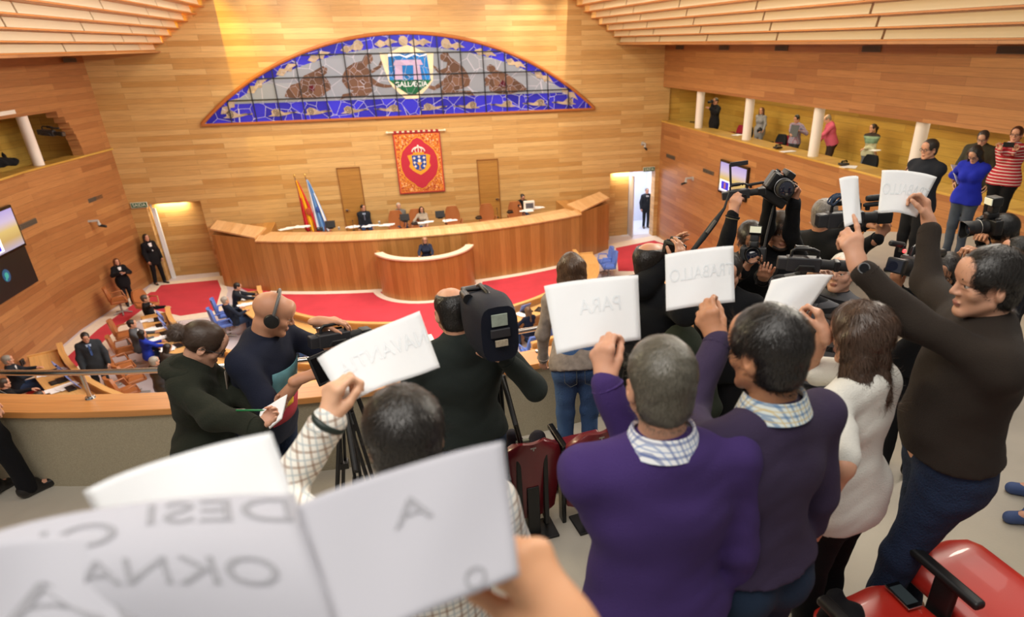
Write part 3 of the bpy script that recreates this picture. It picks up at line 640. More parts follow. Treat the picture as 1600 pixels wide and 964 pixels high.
for a, lb in ((-163.5, 'white papers on the second left bench beside the far black-suited man'), (-158, 'open white papers on the second left bench before the man in grey'), (-152.5, 'large white papers on the second left bench before the woman in blue'), (-146, 'white papers on the second left bench before the dark-haired woman')):
    papers(put(FC, 8.25, a), R(a), lb, n=6)
for a, lb in ((-167, 'white papers in front of the dark-suited man at the left front bench'), (-161, 'white papers beside the grey-haired man at the left front bench'), (-122, 'white papers before the man seen over the camcorder'), (-66, 'white sheets beside the woman at the right front bench')):
    papers(put(FC, 5.75, a), R(a), lb, n=5)
for a, lb in ((-150, 'spread newspaper on the lower left bench'), (-144, 'white papers at the lower left bench under the railing')): papers(put(FC, 10.75, a), R(a), lb, n=6, w_=.42)
def swivel(name, m_, loc_, face, label, group, h=.95, w_=.5, high=True, z=0):
    o = thing(name, label, 'chair', (loc_[0], loc_[1], z), face, group)
    m = MB(); m.box((0, 0, .46), (w_, .48, .1)); m.build('seat', m_, o, bev=.04, seg=3)
    m = MB(); zs = np.linspace(.5, h, 7); st = []
    for t, zz in zip(np.linspace(0, 1, 7), zs):
        ww = w_/2*(.9+.12*math.sin(t*3.1)-.25*t**4); y = -.24-.06*t; cur = .05
        ptsx = np.linspace(-ww, ww, 7); st.append([(x, y-.035+cur*(x/ww)**2, zz) for x in ptsx]+[(x, y+.035+cur*(x/ww)**2, zz) for x in ptsx[::-1]])
    m.strip(None, st); m.build('backrest', m_, o, smooth=True)
    for s_ in (-1, 1):
        m = MB(); m.tube([(s_*w_/2, -.2, .48), (s_*(w_/2+.05), -.15, .66), (s_*(w_/2+.05), .15, .68), (s_*w_/2, .2, .5)], .022, 8); m.build('armrest', m_, o, smooth=True)
    m = MB(); m.cyl((0, 0, .08), (0, 0, .44), .03)
    for k in range(5): m.tube([(0, 0, .1), (.27*math.cos(k*1.257), .27*math.sin(k*1.257), .04)], .02, 6)
    m.build('pedestal', GREY, o, smooth=True); return o
# leather chairs along the dais, facing the hall
DCH = [((497, 332), 'brown leather chair at the left end of the dais beside the flags'), ((617, 328), 'brown leather chair behind the grey-suited man on the dais'), ((650, 333), 'brown leather chair behind the woman in beige on the dais'),
       ((707, 328), 'empty brown leather chair on the dais right of the woman in beige'), ((761, 323), 'empty brown leather chair on the dais between the tapestry and the clerk'), ((806, 317), 'brown leather chair behind the woman in black on the dais')]
for (px, py), lb in DCH:
    p = aty(px, py, 24.75); swivel('leather_chair', LEATH, (p[0], 24.75), R(180), lb, 'leather chairs on the dais', h=1.12, w_=.56, z=1.0)
def desk_item_d(px, py): p = atz(px, py, ZD+.07); return p
# ================================================================== things on the dais desk
def thing_at(name, label, cat, px, py, z, rot=0, group=None): p = atz(px, py, z); return thing(name, label, cat, p, rot, group)
for px, py, rz, lb in ((449, 358, .1, 'thick stack of white papers at the left end of the dais desk'), (470, 355, -.2, 'open white document beside the left chair on the dais desk'), (555, 355, 0, 'white papers before the dark-suited man on the dais desk'), (580, 353, .1, 'white papers right of the dark-suited man on the dais desk'), (605, 352, 0, 'white papers before the grey-suited man on the dais desk'), (665, 348, 0, 'white sheet before the woman in beige on the dais desk'), (705, 345, 0, 'white papers on the dais desk before the empty chair'), (822, 330, 0, 'white papers beside the clerk monitor on the dais desk'), (838, 325, 0, 'stack of white papers at the right end of the dais desk')):
    p = atz(px, py, ZD+.07); papers(p, rz, lb, z=ZD+.07, n=7, w_=.34)
for px, py, lb in ((517, 357, 'black tilted monitor at the left of the dais desk'), (633, 346, 'black monitor before the grey-suited man on the dais desk'), (688, 341, 'small black monitor right of the woman in beige on the dais desk')):
    o = thing_at('desk_monitor', lb, 'monitor', px, py, ZD+.09, 0, 'dais monitors')
    m = MB(); m.box((0, 0, .15), (.34, .05, .25), rot=Matrix.Rotation(R(-18), 3, 'X')); m.build('screen_case', BLACK, o, bev=.01); m = MB(); m.cyl((0, 0, 0), (0, 0, .08), .03); m.box((0, 0, .01), (.2, .15, .02)); m.build('stand', BLACK, o)
o = thing_at('desk_monitor', 'white monitor standing before the clerk at the right of the dais desk', 'monitor', 827, 328, ZD+.07)
m = MB(); m.box((0, 0, .18), (.42, .16, .34)); m.build('screen_case', WHITE, o, bev=.02); m = MB(); m.box((.04, .08, .2), (.3, .01, .22)); m.box((0, -.085, .18), (.3, .01, .2)); m.build('display', mat('display_grey', '5a5a62', .3), o); m = MB(); m.box((0, 0, .0), (.3, .2, .03)); m.build('stand', WHITE, o)
def phone(px, py, z, lb):
    o = thing_at('desk_telephone', lb, 'telephone', px, py, z, .2, 'desk telephones')
    m = MB(); m.box((0, 0, .03), (.22, .18, .05)); m.build('body', BLACK, o, bev=.012); m = MB(); m.tube([(-.1, -.02, .07), (-.08, 0, .1), (.08, 0, .1), (.1, -.02, .07)], .02, 8); m.build('handset', BLACKG, o, smooth=True)
phone(500, 360, ZD+.07, 'black telephone left of the tilted monitor on the dais desk'); phone(748, 342, ZD+.07, 'black telephone in the middle of the right half of the dais desk'); phone(797, 333, ZD+.07, 'black telephone left of the clerk on the dais desk'); phone(648, 351, ZD+.07, 'black telephone between the grey-suited man and the woman in beige')
for px, py, lb in ((593, 350, 'small glass between the two men on the dais desk'), (530, 359, 'small glass right of the tilted monitor on the dais desk')):
    o = thing_at('drinking_glass', lb, 'glass', px, py, ZD+.07); m = MB(); m.lathe([(0, .03), (.1, .036)]); m.build('tumbler', mat('glass_grey', '9aa0a4', .1), o, smooth=True); m = MB(); m.lathe([(0.1, .034), (.104, .034)]); m.build('rim', WHITE, o)
# microphones on gooseneck
def mic(p, d, lb):
    o = thing('desk_microphone', lb, 'microphone', p, math.atan2(-d[0], d[1]), 'gooseneck microphones'); m = MB(); m.cyl((0, 0, 0), (0, 0, .02), .05); m.build('base', BLACK, o, smooth=True)
    m = MB(); m.tube([(0, 0, .02), (0, .02, .18), (0, .1, .3)], .007, 6); m.build('gooseneck', BLACK, o, smooth=True); m = MB(); m.ball((0, .11, .32), .022, 10); m.build('mic_head', BLACK, o, smooth=True)
for px, py, lb in ((553, 360, 'gooseneck microphone before the dark-suited man on the dais'), (626, 356, 'gooseneck microphone before the grey-suited man on the dais'), (697, 350, 'gooseneck microphone before the empty middle chair on the dais'), (778, 340, 'gooseneck microphone on the right part of the dais desk')):
    mic(atz(px, py, ZD+.07), (0, 1), lb)
for a, r0, lb in ((-160, 7.95, 'gooseneck microphone on the second left bench before the man in grey'), (-152, 7.95, 'gooseneck microphone on the second left bench before the woman in blue'), (-147.5, 10.5, 'gooseneck microphone on the lower left bench')):
    p = put(FC, r0, a); mic((p[0], p[1], .76), (p[0]-FC[0], p[1]-FC[1]), lb)
# laptops and tablets
def laptop(p, rz, z, lb):
    o = thing('laptop', lb, 'laptop', (p[0], p[1], z), rz, 'laptops'); m = MB(); m.box((0, 0, .01), (.34, .24, .02)); m.build('keyboard_base', BLACK, o, bev=.004); m = MB(); m.box((0, -.02, .022), (.28, .12, .003)); m.build('keys', DARKM, o)
laptop(put(FC, 5.75, -171), .2, .765, 'black laptop at the end of the left front bench'); laptop(put(FC, 5.7, -60), 1, .765, 'closed black laptop beside the woman on the right front bench'); laptop(put(FC, 10.7, -146.5), .6, .765, 'black laptop on the lower left bench under the railing')
# ================================================================== chairs of the benches
for (px, py, z), fd, lb in (((160, 470, .5), R(250), 'brown leather armchair against the left wall nearest the corner'), ((205, 478, .5), R(200), 'brown leather armchair beside the standing woman with folded arms')):
    p = atz(px, py, z); p[0] += .45; swivel('leather_armchair', LEATH, p, fd+R(40), lb, 'brown armchairs on the floor')
for a, r, lb in ((-164, 8.95, 'brown armchair of the black-suited man at the second left bench'), (-156, 9.05, 'brown armchair of the man in grey at the second left bench'), (-149.5, 9.3, 'brown armchair of the woman in blue at the second left bench'), (-143.5, 9.4, 'brown armchair of the dark-haired woman at the second left bench'), (-140, 9.8, 'brown armchair of the man in the leather jacket')):
    p = put(FC, r, a); swivel('leather_armchair', LEATH, p, math.atan2(-(FC[0]-p[0]), FC[1]-p[1]), lb, 'brown armchairs on the floor')
for a, r, lb in ((-165, 6.35, 'blue chair of the dark-suited man at the left front bench'), (-158, 6.55, 'blue chair of the grey-haired man at the left front bench'), (-126, 6.75, 'blue chair of the man seen below the camcorder'), (-117, 6.9, 'blue chair right of the man seen below the camcorder'), (-66, 6.85, 'blue chair of the woman at the right front bench'), (-60, 6.7, 'empty blue chair right of the seated woman'), (-3, 6.4, 'empty blue chair at the far end of the right front bench'), (-8, 6.4, 'empty blue chair, second from the far end of the right front bench'), (-73, 7.3, 'blue chair left of the seated woman on the right')):
    p = put(FC, r, a); swivel('bench_chair', BLUEC, p, math.atan2(-(FC[0]-p[0]), FC[1]-p[1]), lb, 'blue bench chairs', h=1.0)
# ================================================================== FLAGS
def flag(px, py, lb, cloth, stripes):
    p = atz(px, py, 1.85); x = p[0]; y = 24.95
    o = thing('flag', lb, 'flag', (x, y, 1.0)); m = MB(); m.cyl((0, 0, 0), (-.12, 0, 2.55), .018); m.build('pole', CHROME, o, smooth=True); m = MB(); m.ball((-.125, 0, 2.6), (.03, .03, .07), 10); m.build('finial', mat('brass', 'd8b868', .3, .8), o, smooth=True)
    nu, nv = 26, 24; vs = []
    for j in range(nv+1):
        t = j/nv; wd = .06+.62*t**.85; z = 2.45-1.8*t
        for i in range(nu+1):
            s_ = i/nu; vs.append((-.11+s_*wd*.8-.05*t*0, -.03+.05*math.sin(s_*20+t*1.5)*(.3+t), z-s_*.12*t))
    m = MB(); m.add(vs, [(j*(nu+1)+i, j*(nu+1)+i+1, (j+1)*(nu+1)+i+1, (j+1)*(nu+1)+i) for j in range(nv) for i in range(nu)])
    c = m.build('cloth', cloth, o, smooth=True); s2 = c.modifiers.new('s', 'SOLIDIFY'); s2.thickness = .004
    for k, (f, j) in enumerate([((i, j), 0) for j in range(nv) for i in range(nu)]): c.data.polygons[k].material_index = stripes(f[0]/nu, f[1]/nv)
    return o
FR, FY, FB, FW_ = mat('flag_red', 'c42030', .8), mat('flag_yellow', 'f2c020', .8), mat('flag_blue', '6fa0d8', .8), mat('flag_white', 'e4ecf4', .8)
o = flag(474, 372, 'red and yellow national flag hanging from a pole left of the dais chair', [FR, FY], lambda s, t: 1 if .28 < s < .72 and t > .05 or (t < .3 and .2 < s < .8) else 0)
m = MB(); m.ball((.13, -.09, 1.35), (.1, .02, .14), 14); m.build('coat_of_arms', mat('flag_arms', 'b04828', .8, noise=.4, nscale=30), o)
o = flag(492, 368, 'white and light blue regional flag hanging beside the national flag', [FW_, FB], lambda s, t: 1 if .25 < s < .75 else (1 if s > .75 and t < .25 else 0) if s < .9 else 1)
m = MB(); m.ball((.1, -.09, 1.4), (.07, .02, .11), 14); m.build('coat_of_arms', mat('flag_arms2', '3858a8', .8, noise=.4, nscale=30), o)
# ================================================================== PUBLIC GALLERY
PC = (-.1, 12.6)
m = MB(); ring(m, PC, 8.02, 8.28, 188, 322, 5.40, 5.45, 60); struct('trim_3', m, W_SHELF, uvfun=arcuv(PC), bev=.006)
m = MB(); ring(m, PC, 8.14, 8.25, 188, 322, 4.6, 5.41, 60); struct('wall_parapet', m, STONE, uvfun=arcuv(PC))
m = MB(); ring(m, PC, 7.98, 8.06, 188, 322, 3.6, 5.39, 60); struct('wall_parapet_front', m, W_SIDE, uvfun=arcuv(PC))
m = MB(); ring(m, PC, 8.1, 11.2, 188, 334, 4.5, 4.8, 60); struct('floor_1', m, TREAD)
m = MB(); ring(m, PC, 10.5, 11.75, 188, 312, 4.5, 5.3, 60); struct('floor_2', m, TREAD)
m = MB(); ring(m, PC, 11.75, 15.5, 188, 306, 4.5, 5.85, 60); struct('floor_3', m, TREAD)
rl = thing('hand_rail', 'steel handrail standing on the wooden parapet top', 'handrail', (0, 4.6, 5.45))
m = MB(); m.X = Matrix.Translation((0, -4.6, -5.45)); m.tube([(x, y, 5.655) for x, y in ringpts(PC, 8.08, 200, 322, 60)], .021, 12); m.build('rail', CHROME, rl, smooth=True)
for a in (254.7, 243, 230, 267, 278, 289, 300, 311):
    x, y = put(PC, 8.08, a); m = MB(); m.X = Matrix.Translation((0, -4.6, -5.45)); m.cyl((x, y, 5.45), (x, y, 5.65), .015); m.lathe([(0, .035), (.012, .03), (.014, .016)], (x, y, 5.45)); m.build('post', CHROME, rl, smooth=True)
# maroon seats of the front row, seen from behind
MAR = mat('maroon_plastic', '6e1a24', .3, coat=.3); REDS = mat('red_plastic', 'b8281c', .33, coat=.25)
def tipseat(px, py, z, label, up=False, face=None, m_=MAR):
    p = atz(px, py, z+.45); d = (PC[0]-p[0], PC[1]-p[1], 0); zf = z
    o = thing('auditorium_seat', label, 'seat', (p[0], p[1], zf), orient(face or d), 'front row seats')
    m = MB(); st = []
    for t in np.linspace(0, 1, 12):
        zz = .14+.60*t; ww = .205*(1-.16*(1-t)**2)*(math.sqrt(max(0.05, 1-max(0, (t-.72)/.28)**4*.75))); y = -.0-.07*t
        xs = np.linspace(-1, 1, 13); cur = .07
        st.append([(x*ww, y-.012+cur*x*x, zz-.03*abs(x)**3*(t > .8)) for x in xs]+[(x*ww, y+.016+cur*x*x, zz-.03*abs(x)**3*(t > .8)) for x in xs[::-1]])
    m.strip(None, st); m.build('backrest', m_, o, smooth=True)
    for s_ in (-1, 1):
        m = MB(); m.box((s_*.085, -.035, .36), (.03, .04, .54)); m.build('back_strut', BLACK, o, bev=.006)
    m = MB()
    if up: m.box((0, .1, .55), (.42, .05, .38), rot=Matrix.Rotation(R(-8), 3, 'X'))
    else: m.box((0, .22, .40), (.42, .40, .05), rot=Matrix.Rotation(R(6), 3, 'X'))
    m.build('seat_pan', m_, o, bev=.02, seg=3)
    m = MB(); m.box((.225, .12, .62), (.04, .3, .035)); m.box((.225, .05, .3), (.03, .08, .6)); m.build('armrest', BLACKG, o, bev=.008)
    m = MB(); m.box((0, -.092, .72), (.035, .004, .008)); m.box((0, -.094, .713), (.008, .004, .02)); m.build('number_plate', mat('plate_silver', 'b8b8b8', .3, .8), o)
    m = MB(); m.box((0, 0, .2), (.08, .1, .4)); m.box((0, 0, .01), (.3, .2, .02)); m.build('pedestal', BLACK, o, bev=.006)
    return o
for (px, py), lb in (((829, 745), 'maroon plastic folding seat holding the dark coat, seen from behind'), ((930, 728), 'maroon plastic folding seat right of the coat seat, behind the floral-top woman'), ((1020, 712), 'maroon folding seat mostly hidden behind the man in the bright purple jumper')):
    tipseat(px, py, 4.8, lb)
def redseat(px, py, rz, label, sz=(.42, .43)):
    p = (px, py); o = thing('red_seat', label, 'seat', (p[0], p[1], 5.3), rz, 'red seats of the second row')
    m = MB(); st = []
    for t in np.linspace(0, 1, 11):
        y = -sz[1]/2-.10+(sz[1]+.10)*t; ww = sz[0]/2*math.sqrt(max(.25, 1-max(0, (t-.75)/.25)**3*.5)); xs = np.linspace(-1, 1, 11)
        dz = -.045*max(0, (t-.8)/.2)**2
        st.append([(x*ww, y, .41+dz) for x in xs]+[(x*ww, y, .45+dz+.012*x*x-.012*abs(x)**8) for x in xs[::-1]])
    m.strip(None, st); m.build('seat_pan', REDS, o, smooth=True, bev=.012)
    m = MB(); st = []
    for t in np.linspace(0, 1, 9):
        y = -sz[1]/2-.14-.12*t; zz = .42+.36*t; xs = np.linspace(-1, 1, 9); st.append([(x*sz[0]/2, y, zz) for x in xs]+[(x*sz[0]/2, y-.03, zz) for x in xs[::-1]])
    m.strip(None, st); m.build('backrest', REDS, o, smooth=True)
    m = MB(); m.box((-sz[0]/2-.035, -.06, .60), (.05, .36, .035)); m.box((-sz[0]/2-.035, -.1, .3), (.03, .1, .58)); m.build('armrest', BLACK, o, bev=.014, seg=3)
    m = MB(); m.box((0, 0, .2), (.1, .12, .4)); m.box((0, 0, .01), (.3, .24, .02)); m.build('pedestal', BLACK, o, bev=.006); return o
redseat(2.04, 1.44, R(3), 'red plastic seat at the lower right with a black armrest across its corner')
redseat(1.56, 1.30, R(8), 'red plastic seat with the mobile phone lying on it')
redseat(1.08, 1.26, R(2), 'red plastic seat at the bottom edge left of the phone seat')
# ================================================================== FIGURES: smooth continuous surfaces grown from a posed skeleton
class Field:
    def __init__(s, lo, hi, h):
        s.h = h; s.lo = np.array(lo, float)-3*h; n = np.ceil((np.array(hi)-s.lo)/h).astype(int)+4
        s.n = n; s.F = np.full(n, 1.0, np.float32)
    def _blk(s, lo, hi):
        a = np.clip(((np.array(lo)-s.lo)/s.h).astype(int)-1, 0, s.n-1); b = np.clip(((np.array(hi)-s.lo)/s.h).astype(int)+3, 1, s.n)
        if (b <= a).any(): return None
        g = [s.lo[i]+s.h*np.arange(a[i], b[i], dtype=np.float32) for i in range(3)]
        X, Y, Z = np.meshgrid(*g, indexing='ij'); return tuple(slice(a[i], b[i]) for i in range(3)), np.stack((X, Y, Z), -1)
    def _mix(s, sl, d, k, sub):
        f = s.F[sl]; d = d.astype(np.float32)
        if sub:
            d = -d; hh = np.maximum(k-np.abs(f-d), 0)/k; s.F[sl] = np.maximum(f, d)+hh*hh*k/4
        else:
            hh = np.maximum(k-np.abs(f-d), 0)/k; s.F[sl] = np.minimum(f, d)-hh*hh*k/4
    def cone(s, a, b, ra, rb, k=.02, flat=None, fs=1.0, sub=False):
        """rounded cone; flat = unit vector along which it is squeezed to fs of its radius"""
        a, b = np.array(a, float), np.array(b, float); mg = max(ra, rb)+k+s.h*2
        q = s._blk(np.minimum(a, b)-mg, np.maximum(a, b)+mg)
        if q is None: return
        sl, P_ = q; ab = b-a; L2 = max(ab@ab, 1e-9); pa = P_-a
        t = np.clip((pa@ab)/L2, 0, 1); v = pa-t[..., None]*ab
        if flat is not None:
            fl = np.array(flat); v = v+(v@fl)[..., None]*fl*(1/fs-1)
        d = np.sqrt((v*v).sum(-1))-(ra+(rb-ra)*t)
        if flat is not None: d = d*(.5+.5*fs)
        s._mix(sl, d, k, sub)
    def ell(s, c, r, Rm=None, k=.02, sub=False):
        c = np.array(c, float); r = np.array(r, float); mg = r.max()+k+s.h*2; q = s._blk(c-mg, c+mg)
        if q is None: return
        sl, P_ = q; p = P_-c
        if Rm is not None: p = p@Rm                     # columns of Rm = local axes
        k0 = np.sqrt(((p/r)**2).sum(-1)); k1 = np.sqrt(((p/r**2)**2).sum(-1)); d = k0*(k0-1)/np.maximum(k1, 1e-6)
        s._mix(sl, d, k, sub)
    def cut(s, p0, nrm):                                # keep the side the normal points away from
        q = s._blk(s.lo, s.lo+s.h*s.n); sl, P_ = q; s.F[sl] = np.maximum(s.F[sl], (P_-np.array(p0))@np.array(nrm))
    def wrinkle(s, amp, f=14, seed=0):
        q = s._blk(s.lo, s.lo+s.h*s.n); sl, P_ = q; x, y, z = P_[..., 0], P_[..., 1], P_[..., 2]
        w0 = np.sin(2.3*f*z+1.4*np.sin(f*1.3*x+seed)+2.2*np.sin(f*y)+seed); w_ = -.7*np.abs(w0)**.7*(.6+.4*np.sin(f*.7*x-seed))+.45+np.sin(f*x+2*np.sin(f*.6*z+seed)+seed)*np.sin(f*1.1*z+1.7*np.sin(f*.5*x+f*.5*y)+seed*2)+.5*np.sin(f*2.1*y+f*1.7*z+seed)
        s.F[sl] += amp*w_.astype(np.float32)
    def mesh(s, smooth=1):
        F = s.F; S = F < 0
        A = S[:-1, :-1, :-1]; cnt = np.zeros(A.shape, np.int8)
        for dx in (0, 1):
            for dy in (0, 1):
                for dz in (0, 1): cnt += S[dx:dx+A.shape[0], dy:dy+A.shape[1], dz:dz+A.shape[2]]
        act = (cnt > 0) & (cnt < 8); idx = np.argwhere(act); nv = len(idx)
        if nv == 0: return np.zeros((0, 3)), np.zeros((0, 4), int)
        ids = np.full(A.shape, -1, np.int64); ids[tuple(idx.T)] = np.arange(nv)
        acc = np.zeros((nv, 3)); c = np.zeros(nv)
        cr = [(0, 0, 0), (1, 0, 0), (0, 1, 0), (1, 1, 0), (0, 0, 1), (1, 0, 1), (0, 1, 1), (1, 1, 1)]
        for i, j in ((0, 1), (2, 3), (4, 5), (6, 7), (0, 2), (1, 3), (4, 6), (5, 7), (0, 4), (1, 5), (2, 6), (3, 7)):
            a, b = np.array(cr[i]), np.array(cr[j]); fa = F[tuple((idx+a).T)]; fb = F[tuple((idx+b).T)]
            m_ = (fa < 0) != (fb < 0); t = np.where(m_, fa/np.where(m_, fa-fb, 1), 0)
            acc += np.where(m_[:, None], a+t[:, None]*(b-a), 0); c += m_
        V = s.lo+s.h*(idx+acc/np.maximum(c, 1)[:, None]); Q = []
        for ax in range(3):
            o1, o2 = [(1, 2), (2, 0), (0, 1)][ax]; n0 = np.array(F.shape)
            sl0 = [slice(0, n0[i]-1) for i in range(3)]; sl1 = list(sl0)
            sl0 = [slice(1, n0[i]-1) for i in range(3)]; sl1 = list(sl0); sl0[ax] = slice(0, n0[ax]-1); sl1[ax] = slice(1, n0[ax])
            a_, b_ = S[tuple(sl0)], S[tuple(sl1)]; e = np.argwhere(a_ != b_)
            off = np.array([1, 1, 1]); off[ax] = 0; e = e+off; ins = S[tuple(e.T)]
            def cell(d1, d2): q = e.copy(); q[:, o1] -= d1; q[:, o2] -= d2; return ids[tuple(q.T)]
            qd = np.stack((cell(0, 0), cell(1, 0), cell(1, 1), cell(0, 1)), -1); qd[~ins] = qd[~ins][:, ::-1]; Q.append(qd)
        Q = np.concatenate(Q); Q = Q[(Q >= 0).all(1)]
        for _ in range(smooth):
            s_ = np.zeros_like(V); n_ = np.zeros(nv)
            for i in range(4):
                for j in ((i+1) % 4, (i-1) % 4): np.add.at(s_, Q[:, i], V[Q[:, j]]); np.add.at(n_, Q[:, i], 1)
            V = V*.5+.5*s_/np.maximum(n_, 1)[:, None]
        return V, Q
def npmesh(name, parts, mats, parent, origin, matfn=None):
    vs, qs, o = [], [], 0
    for V, Q in parts:
        if len(V): vs.append(V); qs.append(Q+o); o += len(V)
    if not vs: return None
    V = np.concatenate(vs)-np.array(origin); Q = np.concatenate(qs)
    me = bpy.data.meshes.new(name); me.vertices.add(len(V)); me.vertices.foreach_set('co', V.astype(np.float32).ravel())
    me.loops.add(len(Q)*4); me.loops.foreach_set('vertex_index', Q.astype(np.int32).ravel()); me.polygons.add(len(Q))
    me.polygons.foreach_set('loop_start', np.arange(0, len(Q)*4, 4, dtype=np.int32)); me.polygons.foreach_set('use_smooth', np.ones(len(Q), bool))
    for m_ in mats: me.materials.append(m_)
    if matfn is not None: me.polygons.foreach_set('material_index', matfn(V[Q].mean(1)+np.array(origin)).astype(np.int32))
    me.update(); me.validate()
    ob = bpy.data.objects.new(name, me); COL.objects.link(ob); ob.parent = parent; return ob
def rotm(ax, a): return np.array(Matrix.Rotation(a, 3, ax))
def unit(v): v = np.array(v, float); return v/max(np.linalg.norm(v), 1e-9)
def skinm(tone='c9927a'):
    n = 'skin_'+tone
    if n in MATS: return MATS[n]
    m = mat(n, tone, .48, noise=.07, nscale=30, spec=.4); b = m.node_tree.nodes['Principled BSDF']
    b.inputs['Subsurface Weight'].default_value = .12; b.inputs['Subsurface Radius'].default_value = (.02, .008, .004); b.inputs['Subsurface Scale'].default_value = .3; return m
def hairm(col):
    n = 'hair_'+col
    if n in MATS: return MATS[n]
    m, nt, b = nmat(n); L = nt.links; c = hexc(col); tc = N(nt, 'ShaderNodeTexCoord'); mp = N(nt, 'ShaderNodeMapping'); mp.inputs['Scale'].default_value = (1, .8, .22)
    L.new(tc.outputs['Object'], mp.inputs[0]); nz = N(nt, 'ShaderNodeTexNoise'); nz.inputs['Scale'].default_value = 130; nz.inputs['Detail'].default_value = 6; nz.inputs['Distortion'].default_value = .8; L.new(mp.outputs[0], nz.inputs[0])
    mx = N(nt, 'ShaderNodeMix', data_type='RGBA'); mx.inputs[6].default_value = c4([x*.35 for x in c]); mx.inputs[7].default_value = c4([min(1, x*1.7) for x in c]); L.new(nz.outputs['Fac'], mx.inputs[0]); L.new(mx.outputs[2], b.inputs['Base Color'])
    bp = N(nt, 'ShaderNodeBump'); bp.inputs['Strength'].default_value = .9; bp.inputs['Distance'].default_value = .006; L.new(nz.outputs['Fac'], bp.inputs['Height']); L.new(bp.outputs[0], b.inputs['Normal']); b.inputs['Roughness'].default_value = .42; return m
def clothm(name, col, rough=.9, bump=.35, noise=.12, bs=260):
    if name.startswith('jeans'): bump = .7; bs = 140
    return mat(name, col, rough, bump=bump, bscale=bs, noise=noise, nscale=9, sheen=.02, spec=.2)
def checkm(name, base, lines, scale=28, w=.13, rot=0, xonly=False):
    """woven check: stripes of colours along x and z of the garment"""
    if name in MATS: return MATS[name]
    m, nt, b = nmat(name); L = nt.links; tc = N(nt, 'ShaderNodeTexCoord'); mp = N(nt, 'ShaderNodeMapping'); mp.inputs['Rotation'].default_value = (rot, 0, rot)
    L.new(tc.outputs['Object'], mp.inputs[0]); sp = N(nt, 'ShaderNodeSeparateXYZ'); L.new(mp.outputs[0], sp.inputs[0])
    cur = None; ax = N(nt, 'ShaderNodeMath', operation='ADD'); L.new(sp.outputs['X'], ax.inputs[0]); L.new(sp.outputs['Y'], ax.inputs[1])
    axs = sp.outputs['X'] if xonly else ax.outputs[0]
    prev = None
    for k, (col, off, ww) in enumerate(lines):
        for src in (axs, sp.outputs['Z']):
            a = N(nt, 'ShaderNodeMath', operation='MULTIPLY_ADD'); a.inputs[1].default_value = scale; a.inputs[2].default_value = off; L.new(src, a.inputs[0])
            f = N(nt, 'ShaderNodeMath', operation='FRACT'); L.new(a.outputs[0], f.inputs[0]); l = N(nt, 'ShaderNodeMath', operation='LESS_THAN'); l.inputs[1].default_value = ww; L.new(f.outputs[0], l.inputs[0])
            s5 = N(nt, 'ShaderNodeMath', operation='MULTIPLY'); s5.inputs[1].default_value = .62; L.new(l.outputs[0], s5.inputs[0])
            mx = N(nt, 'ShaderNodeMix', data_type='RGBA'); mx.inputs[7].default_value = c4(hexc(col)); L.new(s5.outputs[0], mx.inputs[0])
            if prev is None: mx.inputs[6].default_value = c4(hexc(base))
            else: L.new(prev, mx.inputs[6])
            prev = mx.outputs[2]
    L.new(prev, b.inputs['Base Color']); b.inputs['Roughness'].default_value = .9; return m
def bandm(name, stops, axis='Z', rep=None, lo=0, hi=1):
    if name in MATS: return MATS[name]
    m, nt, b = nmat(name); L = nt.links; tc = N(nt, 'ShaderNodeTexCoord'); sp = N(nt, 'ShaderNodeSeparateXYZ'); L.new(tc.outputs['Object'], sp.inputs[0])
    mr = N(nt, 'ShaderNodeMapRange'); mr.inputs[1].default_value = lo; mr.inputs[2].default_value = hi; mr.clamp = rep is None
    if rep: mr.inputs[4].default_value = rep
    L.new(sp.outputs[axis], mr.inputs[0]); src = mr.outputs[0]
    if rep: f = N(nt, 'ShaderNodeMath', operation='FRACT'); L.new(src, f.inputs[0]); src = f.outputs[0]
    cr = N(nt, 'ShaderNodeValToRGB'); cr.color_ramp.interpolation = 'CONSTANT'; e = cr.color_ramp.elements; e[0].color = c4(hexc(stops[0][1])); e[0].position = 0
    e[1].position = stops[1][0]; e[1].color = c4(hexc(stops[1][1]))
    for ps, c in stops[2:]: q = e.new(ps); q.color = c4(hexc(c))
    L.new(src, cr.inputs[0]); L.new(cr.outputs[0], b.inputs['Base Color']); b.inputs['Roughness'].default_value = .95; return m
EYEW, EYED, LIPM = mat('eye_white', 'b8aca4', .25), mat('eye_dark', '241812', .15), mat('lip', 'a86c5c', .5)
DENIM = clothm('denim', '35486a', bump=.4, noise=.25); BLKC = clothm('black_cloth', '16161a', noise=.2); SUIT = clothm('dark_suit', '22262e', bs=400); SHOE = mat('shoe_black', '141212', .35)
